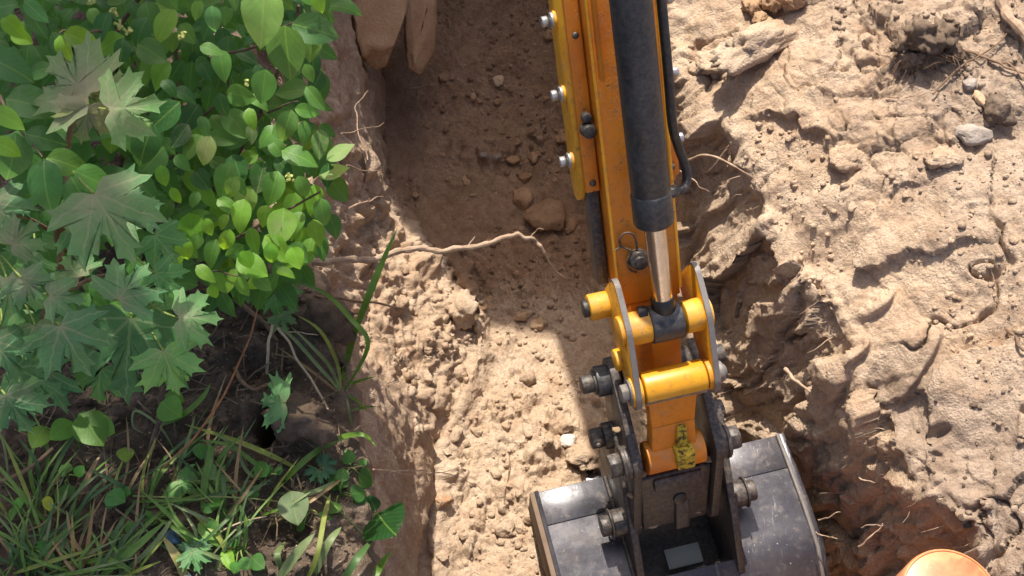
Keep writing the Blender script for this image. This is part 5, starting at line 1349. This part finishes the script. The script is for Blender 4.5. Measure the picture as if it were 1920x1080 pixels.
# weeds: round and lobed leaves near the ground
def weed(label, base, leaves, mes, c_, name='weed', cat='weed', stemcol=None):
    b0 = hit(*base); T = empty(name, b0, label, cat)
    for (bx, by, tx, ty, h, du) in leaves:
        b_, t_ = gpt(bx, by, h), gpt(tx, ty, h + .004)
        put_leaf(T, rs.choice(mes), b_, t_, facing(b_, .4, .2, rs), tuple(v * rs.uniform(.85, 1.15) for v in c_), du)
        MB().tube(spline([b0, (b0 + b_) / 2 + Vector((0, 0, .012)), b_], 4), .0010, 5).build('stalk', M_PETIOLE, T, 0)
    return T
weed('round leaved weed under the maple with two big overlapping leaves', (150, 840), ((150, 775, 195, 835, .06, 0), (135, 790, 95, 825, .05, 0), (170, 790, 215, 812, .055, 0), (85, 800, 60, 840, .05, 0), (150, 790, 160, 770, .05, 0)), ROUND, (1.3, 1.35, .8))
weed('tiny round leaved weed below the maple', (238, 880), ((235, 838, 236, 866, .03, 0),), ROUND, (1.6, 1.6, .8))
weed('weed with round leaves above the bent blade', (330, 800), ((300, 755, 340, 780, .04, 0), (310, 740, 345, 752, .04, 0)), ROUND, (1.2, 1.35, .75))
weed('dark three leaved weed in the middle of the litter', (375, 860), ((375, 830, 378, 862, .03, 0), (355, 840, 335, 860, .02, 0)), ROUND, (.8, 1.0, .8))
weed('wilted leaf drooping beside the hollow', (485, 760), ((535, 755, 478, 748, .05, .1),), MAPLE, (1.5, 1.4, 1.3), 'fallen_leaf', 'leaf')
weed('wilted lobed leaf near the rim under the tall blades', (520, 590), ((515, 550, 560, 585, .05, .15), (525, 590, 540, 625, .05, 0)), MAPLE, (1.0, 1.1, .9), 'fallen_leaf', 'leaf')
weed('lobed vine leaf with pale veins lying over the litter', (545, 985), ((545, 920, 560, 985, .04, .55),), ROUND, (.9, 1.05, .9), 'vine_leaf', 'leaf')
weed('angular green vine leaf on the rim above the trench', (700, 985), ((706, 962, 742, 1000, .02, .08), (704, 958, 692, 928, .02, .05)), ROUND, (.18, .30, .28), 'vine_leaf', 'leaf')
weed('grey green lobed herb beside the arching blades', (600, 890), ((604, 878, 634, 862, .02, .1), (598, 882, 582, 900, .02, .1), (608, 872, 620, 848, .02, .1)), MAPLE, (.75, .85, .95), 'herb', 'herb')
weed('grey green lobed herb at the bottom edge beside the blue scrap', (370, 1050), ((365, 1030, 400, 1045, .03, .05), (360, 1035, 375, 1075, .03, .05), (365, 1030, 350, 1000, .03, .05), (365, 1028, 385, 1000, .03, .05)), MAPLE, (.8, .95, .85), 'herb', 'herb')
weed('lime leaf standing upright at the bottom of the bank', (425, 1060), ((420, 1030, 438, 1070, .03, 0),), OVAL, (2.0, 1.9, .8), 'leaf_sprig', 'leaf')
weed('pale torn leaf above the lime leaf', (400, 1020), ((380, 970, 412, 1025, .03, 0),), OVAL, (1.7, 1.5, 1.2), 'leaf_sprig', 'leaf')
weed('bunch of crumpled leaves in the litter centre', (350, 915), ((330, 900, 375, 930, .02, .2), (360, 905, 345, 880, .02, .1), (400, 900, 425, 870, .03, 0), (420, 905, 400, 925, .02, .3)), MAPLE, (1.3, 1.3, 1.0), 'fallen_leaf', 'leaf')
weed('small green sprig at the left edge of the grass', (30, 960), ((40, 930, 30, 960, .03, 0), (30, 950, 20, 975, .03, 0), (45, 930, 48, 915, .03, 0)), OVAL, (.9, 1.2, .7), 'leaf_sprig', 'leaf')
weed('dark green sprig in the middle of the grass', (210, 960), ((200, 925, 235, 940, .03, 0), (215, 930, 200, 955, .03, 0), (225, 920, 245, 925, .03, 0)), ROUND, (.7, 1.0, .8), 'leaf_sprig', 'leaf')
weed('yellow fallen leaf in the dry stalks', (92, 960), ((85, 930, 98, 960, .03, 0),), OVAL, (3.6, 1.7, .5), 'fallen_leaf', 'leaf')
weed('pinkish fallen leaf near the bottom left', (122, 1025), ((105, 1018, 138, 1020, .02, .4),), OVAL, (3.5, 1.2, 2.0), 'fallen_leaf', 'leaf')
for i, (x, y) in enumerate(((300, 985), (455, 1030), (585, 960), (130, 900), (250, 1010), (640, 930), (500, 900), (60, 1030), (420, 960), (660, 880))):
    lv = []
    for k in range(5):
        a = rs.uniform(0, 6.28); r0 = rs.uniform(6, 26); L_ = rs.uniform(18, 34); x0, y0 = x + math.cos(a) * r0, y + math.sin(a) * r0; lv.append((x0, y0, x0 + math.cos(a + rs.uniform(-.5, .5)) * L_, y0 + math.sin(a) * L_, rs.uniform(.01, .035), .0))
    lab = ('low ivy-like weed left of the blue scrap', 'low weed between the lime leaf and the pale blades', 'low weed beside the veined vine leaf', 'low weed left of the dry stalks under the maple', 'low weed in the grass left of the blue scrap', 'low weed on the rim right of the arching blades', 'low weed just below the hollow', 'low weed in the bottom left corner grass', 'low weed under the crumpled leaves', 'low weed on the rim below the root ball')[i]
    weed(lab, (x, y), lv, ROUND if i % 2 else OVAL, (.75, .95, .75))
# long bent stems
def stalk(label, lst, r0, r1, m, seed):
    q = wander([gpt(*p) for p in lst], 6, .003, seed); k = len(q)
    o = MB().tube(q, [r0 + (r1 - r0) * i / (k - 1) for i in range(k)], 7).build('dead_stem', m, None, 0); tag(o, label, 'stem')
M_REDST = wood_material('red_brown_stem', (.22, .09, .04), (.34, .17, .08)); M_STRAW = wood_material('straw', (.36, .27, .17), (.50, .40, .28)); M_GRST = wood_material('green_stalk', (.14, .17, .05), (.22, .25, .09))
for i, a_ in enumerate((('long red brown bent stem crossing the bank from the shrub', [(268, 912, .0), (330, 860, .05), (400, 775, .10), (450, 670, .12), (490, 560, .14)], .0022, .0014, M_REDST),
    ('thin green stalk lying level across the litter', [(250, 930, .03), (330, 936, .035), (430, 936, .035), (520, 940, .03)], .0014, .0010, M_GRST),
    ('straight pale dry stalk slanting right below the shrub', [(520, 615, .08), (565, 680, .05), (615, 768, .02)], .0022, .0018, M_STRAW),
    ('short pale upright stalk above the bare soil', [(500, 700, .02), (505, 650, .05), (510, 610, .06)], .0026, .0024, M_STRAW),
    ('broken brown stick leaning at the left edge of the bare soil', [(0, 905, .02), (50, 885, .03), (100, 840, .04)], .0040, .0030, M_TWIG),
    ('grey stick standing beside the maple foot', [(265, 890, .0), (285, 840, .03), (298, 790, .05)], .0045, .0035, M_BARK),
    ('curved dark root loop on the bare soil', [(440, 690, .01), (455, 715, .02), (480, 730, .02), (505, 720, .01)], .0040, .0026, M_TWIG),
    ('thick dark root under the shrub edge', [(440, 560, .02), (480, 590, .02), (520, 640, .0)], .0050, .0035, M_TWIG),
    ('thin horizontal rootlet across the bare soil', [(540, 622, .03), (580, 626, .03), (650, 630, .03)], .0012, .0008, M_STRAW),
    ('arched dry straw over the litter', [(400, 1010, .0), (440, 985, .03), (500, 968, .02)], .0016, .0010, M_STRAW),
    ('thin pale stalk leaning over the vine leaf', [(600, 925, .03), (640, 960, .03), (690, 1010, .02)], .0014, .0010, M_GRST),
    ('white plastic straw at the bottom edge of the bank', [(340, 1058, .01), (348, 1072, .01), (362, 1100, .01)], .0042, .0042, plain('white_plastic', (.75, .76, .78), .3)))):
    stalk(a_[0], *a_[1:], seed=200 + i)
# scattered litter nobody could count
V = []; F = []
for k in range(900):
    x = rs.uniform(-1.0, -.24); y = rs.uniform(.42, 1.25)
    if x > float(np.interp(y, Yr, xl)) - .01: continue
    z = gz(x, y) + rs.uniform(.002, .008); a = rs.uniform(0, 6.28); L_ = rs.uniform(.008, .045) * (1 if rs.random() < .7 else 1.6); w = rs.uniform(.0006, .0016); el = rs.uniform(-.15, .45)
    d = Vector((math.cos(a) * math.cos(el), math.sin(a) * math.cos(el), math.sin(el))); s_ = d.cross(Vector((0, 0, 1))).normalized() * w; u_ = Vector((0, 0, w)); p = Vector((x, y, z)); i0 = len(V)
    mid_ = p + d * L_ * .5 + Vector((rs.uniform(-.004, .004), rs.uniform(-.004, .004), .003))
    for c_ in (p, mid_, p + d * L_): V += [c_ - s_, c_ + u_, c_ + s_]
    for r_ in (0, 3):
        for j in range(3): F.append((i0 + r_ + j, i0 + r_ + (j + 1) % 3, i0 + r_ + 3 + (j + 1) % 3, i0 + r_ + 3 + j))
me = bpy.data.meshes.new('straw_litter'); me.from_pydata(V, [], F); me.update()
tag(link('straw_litter', me, wood_material('litter', (.07, .05, .032), (.24, .18, .115), 25)), 'dry bits of straw and rootlets strewn over the left bank', 'litter', None, 'stuff')
# fine hair roots fringing the two trench rims
def fringe(name, label, n, pick, m, seed, lmin=.02, lmax=.07):
    r2 = random.Random(seed); b = MB()
    for k in range(n):
        p, out = pick(r2); L_ = r2.uniform(lmin, lmax); q = [Vector(p)]
        d = (Vector(out) + Vector((r2.uniform(-.6, .6), r2.uniform(-1, 1), r2.uniform(-.8, .5)))).normalized()
        for i in range(4): d = (d + Vector((r2.uniform(-.5, .5), r2.uniform(-.5, .5), r2.uniform(-.7, .2)))).normalized(); q.append(q[-1] + d * L_ / 4)
        r0 = r2.uniform(.0004, .0010); b.tube(q, [r0, r0, r0 * .8, r0 * .6, r0 * .4], 4)
    return tag(b.build(name, m, None, 0), label, 'roots', None, 'stuff')
def pl_(r2):
    y = r2.uniform(.6, 1.65); x = float(np.interp(y, Yr, xl)); return (x + .005, y, .86 - r2.random() ** 2 * .25), (1, 0, .1)
def pr_(r2):
    y = r2.uniform(.6, 1.6); x = float(np.interp(y, Yr, xrr)); return (x - .0, y, .72 - r2.random() * .3), (-1, -.2, .2)
fringe('hair_roots', 'fine hair roots fringing the left trench rim', 150, pl_, M_ROOT, 5)
fringe('hair_roots', 'fine hair roots fringing the right trench wall', 70, pr_, M_ROOT, 6)
def pc_(r2): v = hit(r2.uniform(1660, 1790), r2.uniform(70, 140)); return v + Vector((0, 0, .03)), (0, -.3, .4)
fringe('hair_roots', 'tangle of hair roots on the dark clump of the heap', 130, pc_, M_TWIG, 7, .02, .06)
# blue scrap
v = rock_verts(99, 3, .5, .35); bs = gpt(320, 1005, .01)
o = link('blue_scrap', mesh_of('blue_scrap', v * np.array([.016, .013, .010]), ICO[3][1], plain('blue_plastic', (.02, .10, .19), .4, 0, .5, 120, .8))); o.location = bs; tag(o, 'crumpled scrap of blue plastic in the grass at the lower left', 'scrap')

# ------------------------------------------------------------------ the tree that shades the bank (it stands beyond the frame)
TR = empty('maple_tree', (-2.1, 3.6, LEFT_Z), 'leafy maple tree standing beyond the left bank and shading it', 'tree')
MB().tube(spline([(-2.1, 3.6, .85), (-2.08, 3.55, 2.2), (-1.95, 3.45, 3.6), (-1.7, 3.2, 4.9)], 6), [.13 - .004 * i for i in range(19)], 14).build('trunk', M_BARK, TR, 0)
for k, e_ in enumerate(((-1.0, 2.5, 4.4), (-1.6, 2.0, 4.6), (-2.4, 2.4, 4.7), (-.95, 3.4, 4.8), (-2.7, 3.6, 4.9), (-1.5, 4.0, 5.3))):
    MB().tube(wander([(-2.0, 3.5, 3.1 + .2 * k), Vector((-2.0, 3.5, 3.6)).lerp(Vector(e_), .5) + Vector((0, 0, .2)), e_], 6, .05, k), [.055 - .0035 * i for i in range(13)], 8).build('limb', M_BARK, TR, 0)
r3 = np.random.RandomState(12); V = []; F = []; U = []
while len(F) < 5200:
    x = r3.uniform(-2.9, -.6); y = r3.uniform(1.55, 4.4); z = r3.uniform(3.7, 5.3)
    edge_ = float(np.interp(y, [1.5, 2.75, 3.0, 4.4], [-.66, -.70, -1.2, -1.35])) + .05 * float(vnoise(np.array(y * 2.2), np.array(z * 2.2), np.array(0.), 5))
    if x > -1.35 and z > 4.3: continue
    if x > edge_ or float(fbm(np.array(x), np.array(y), np.array(z), 2.2, 2, 6)) < -.2: continue
    s_ = r3.uniform(.05, .10); n = r3.normal(size=3); n[2] = abs(n[2]) + .8; n /= np.linalg.norm(n); a = np.cross(n, r3.normal(size=3)); a /= np.linalg.norm(a); b = np.cross(n, a); c = np.array((x, y, z)); i0 = len(V)
    V += [tuple(c - b * s_), tuple(c + a * s_ * .8 - b * s_ * .1), tuple(c + b * s_ * 1.1), tuple(c - a * s_ * .8 - b * s_ * .1)]; U += [(.5, 0), (.9, .4), (.5, 1), (.1, .4)]; F.append((i0, i0 + 1, i0 + 2, i0 + 3))
cr = link('crown', leafmesh('crown', V, U, F, M_OVAL), M_OVAL, TR); cr.color = (1, 1, 1, 0)
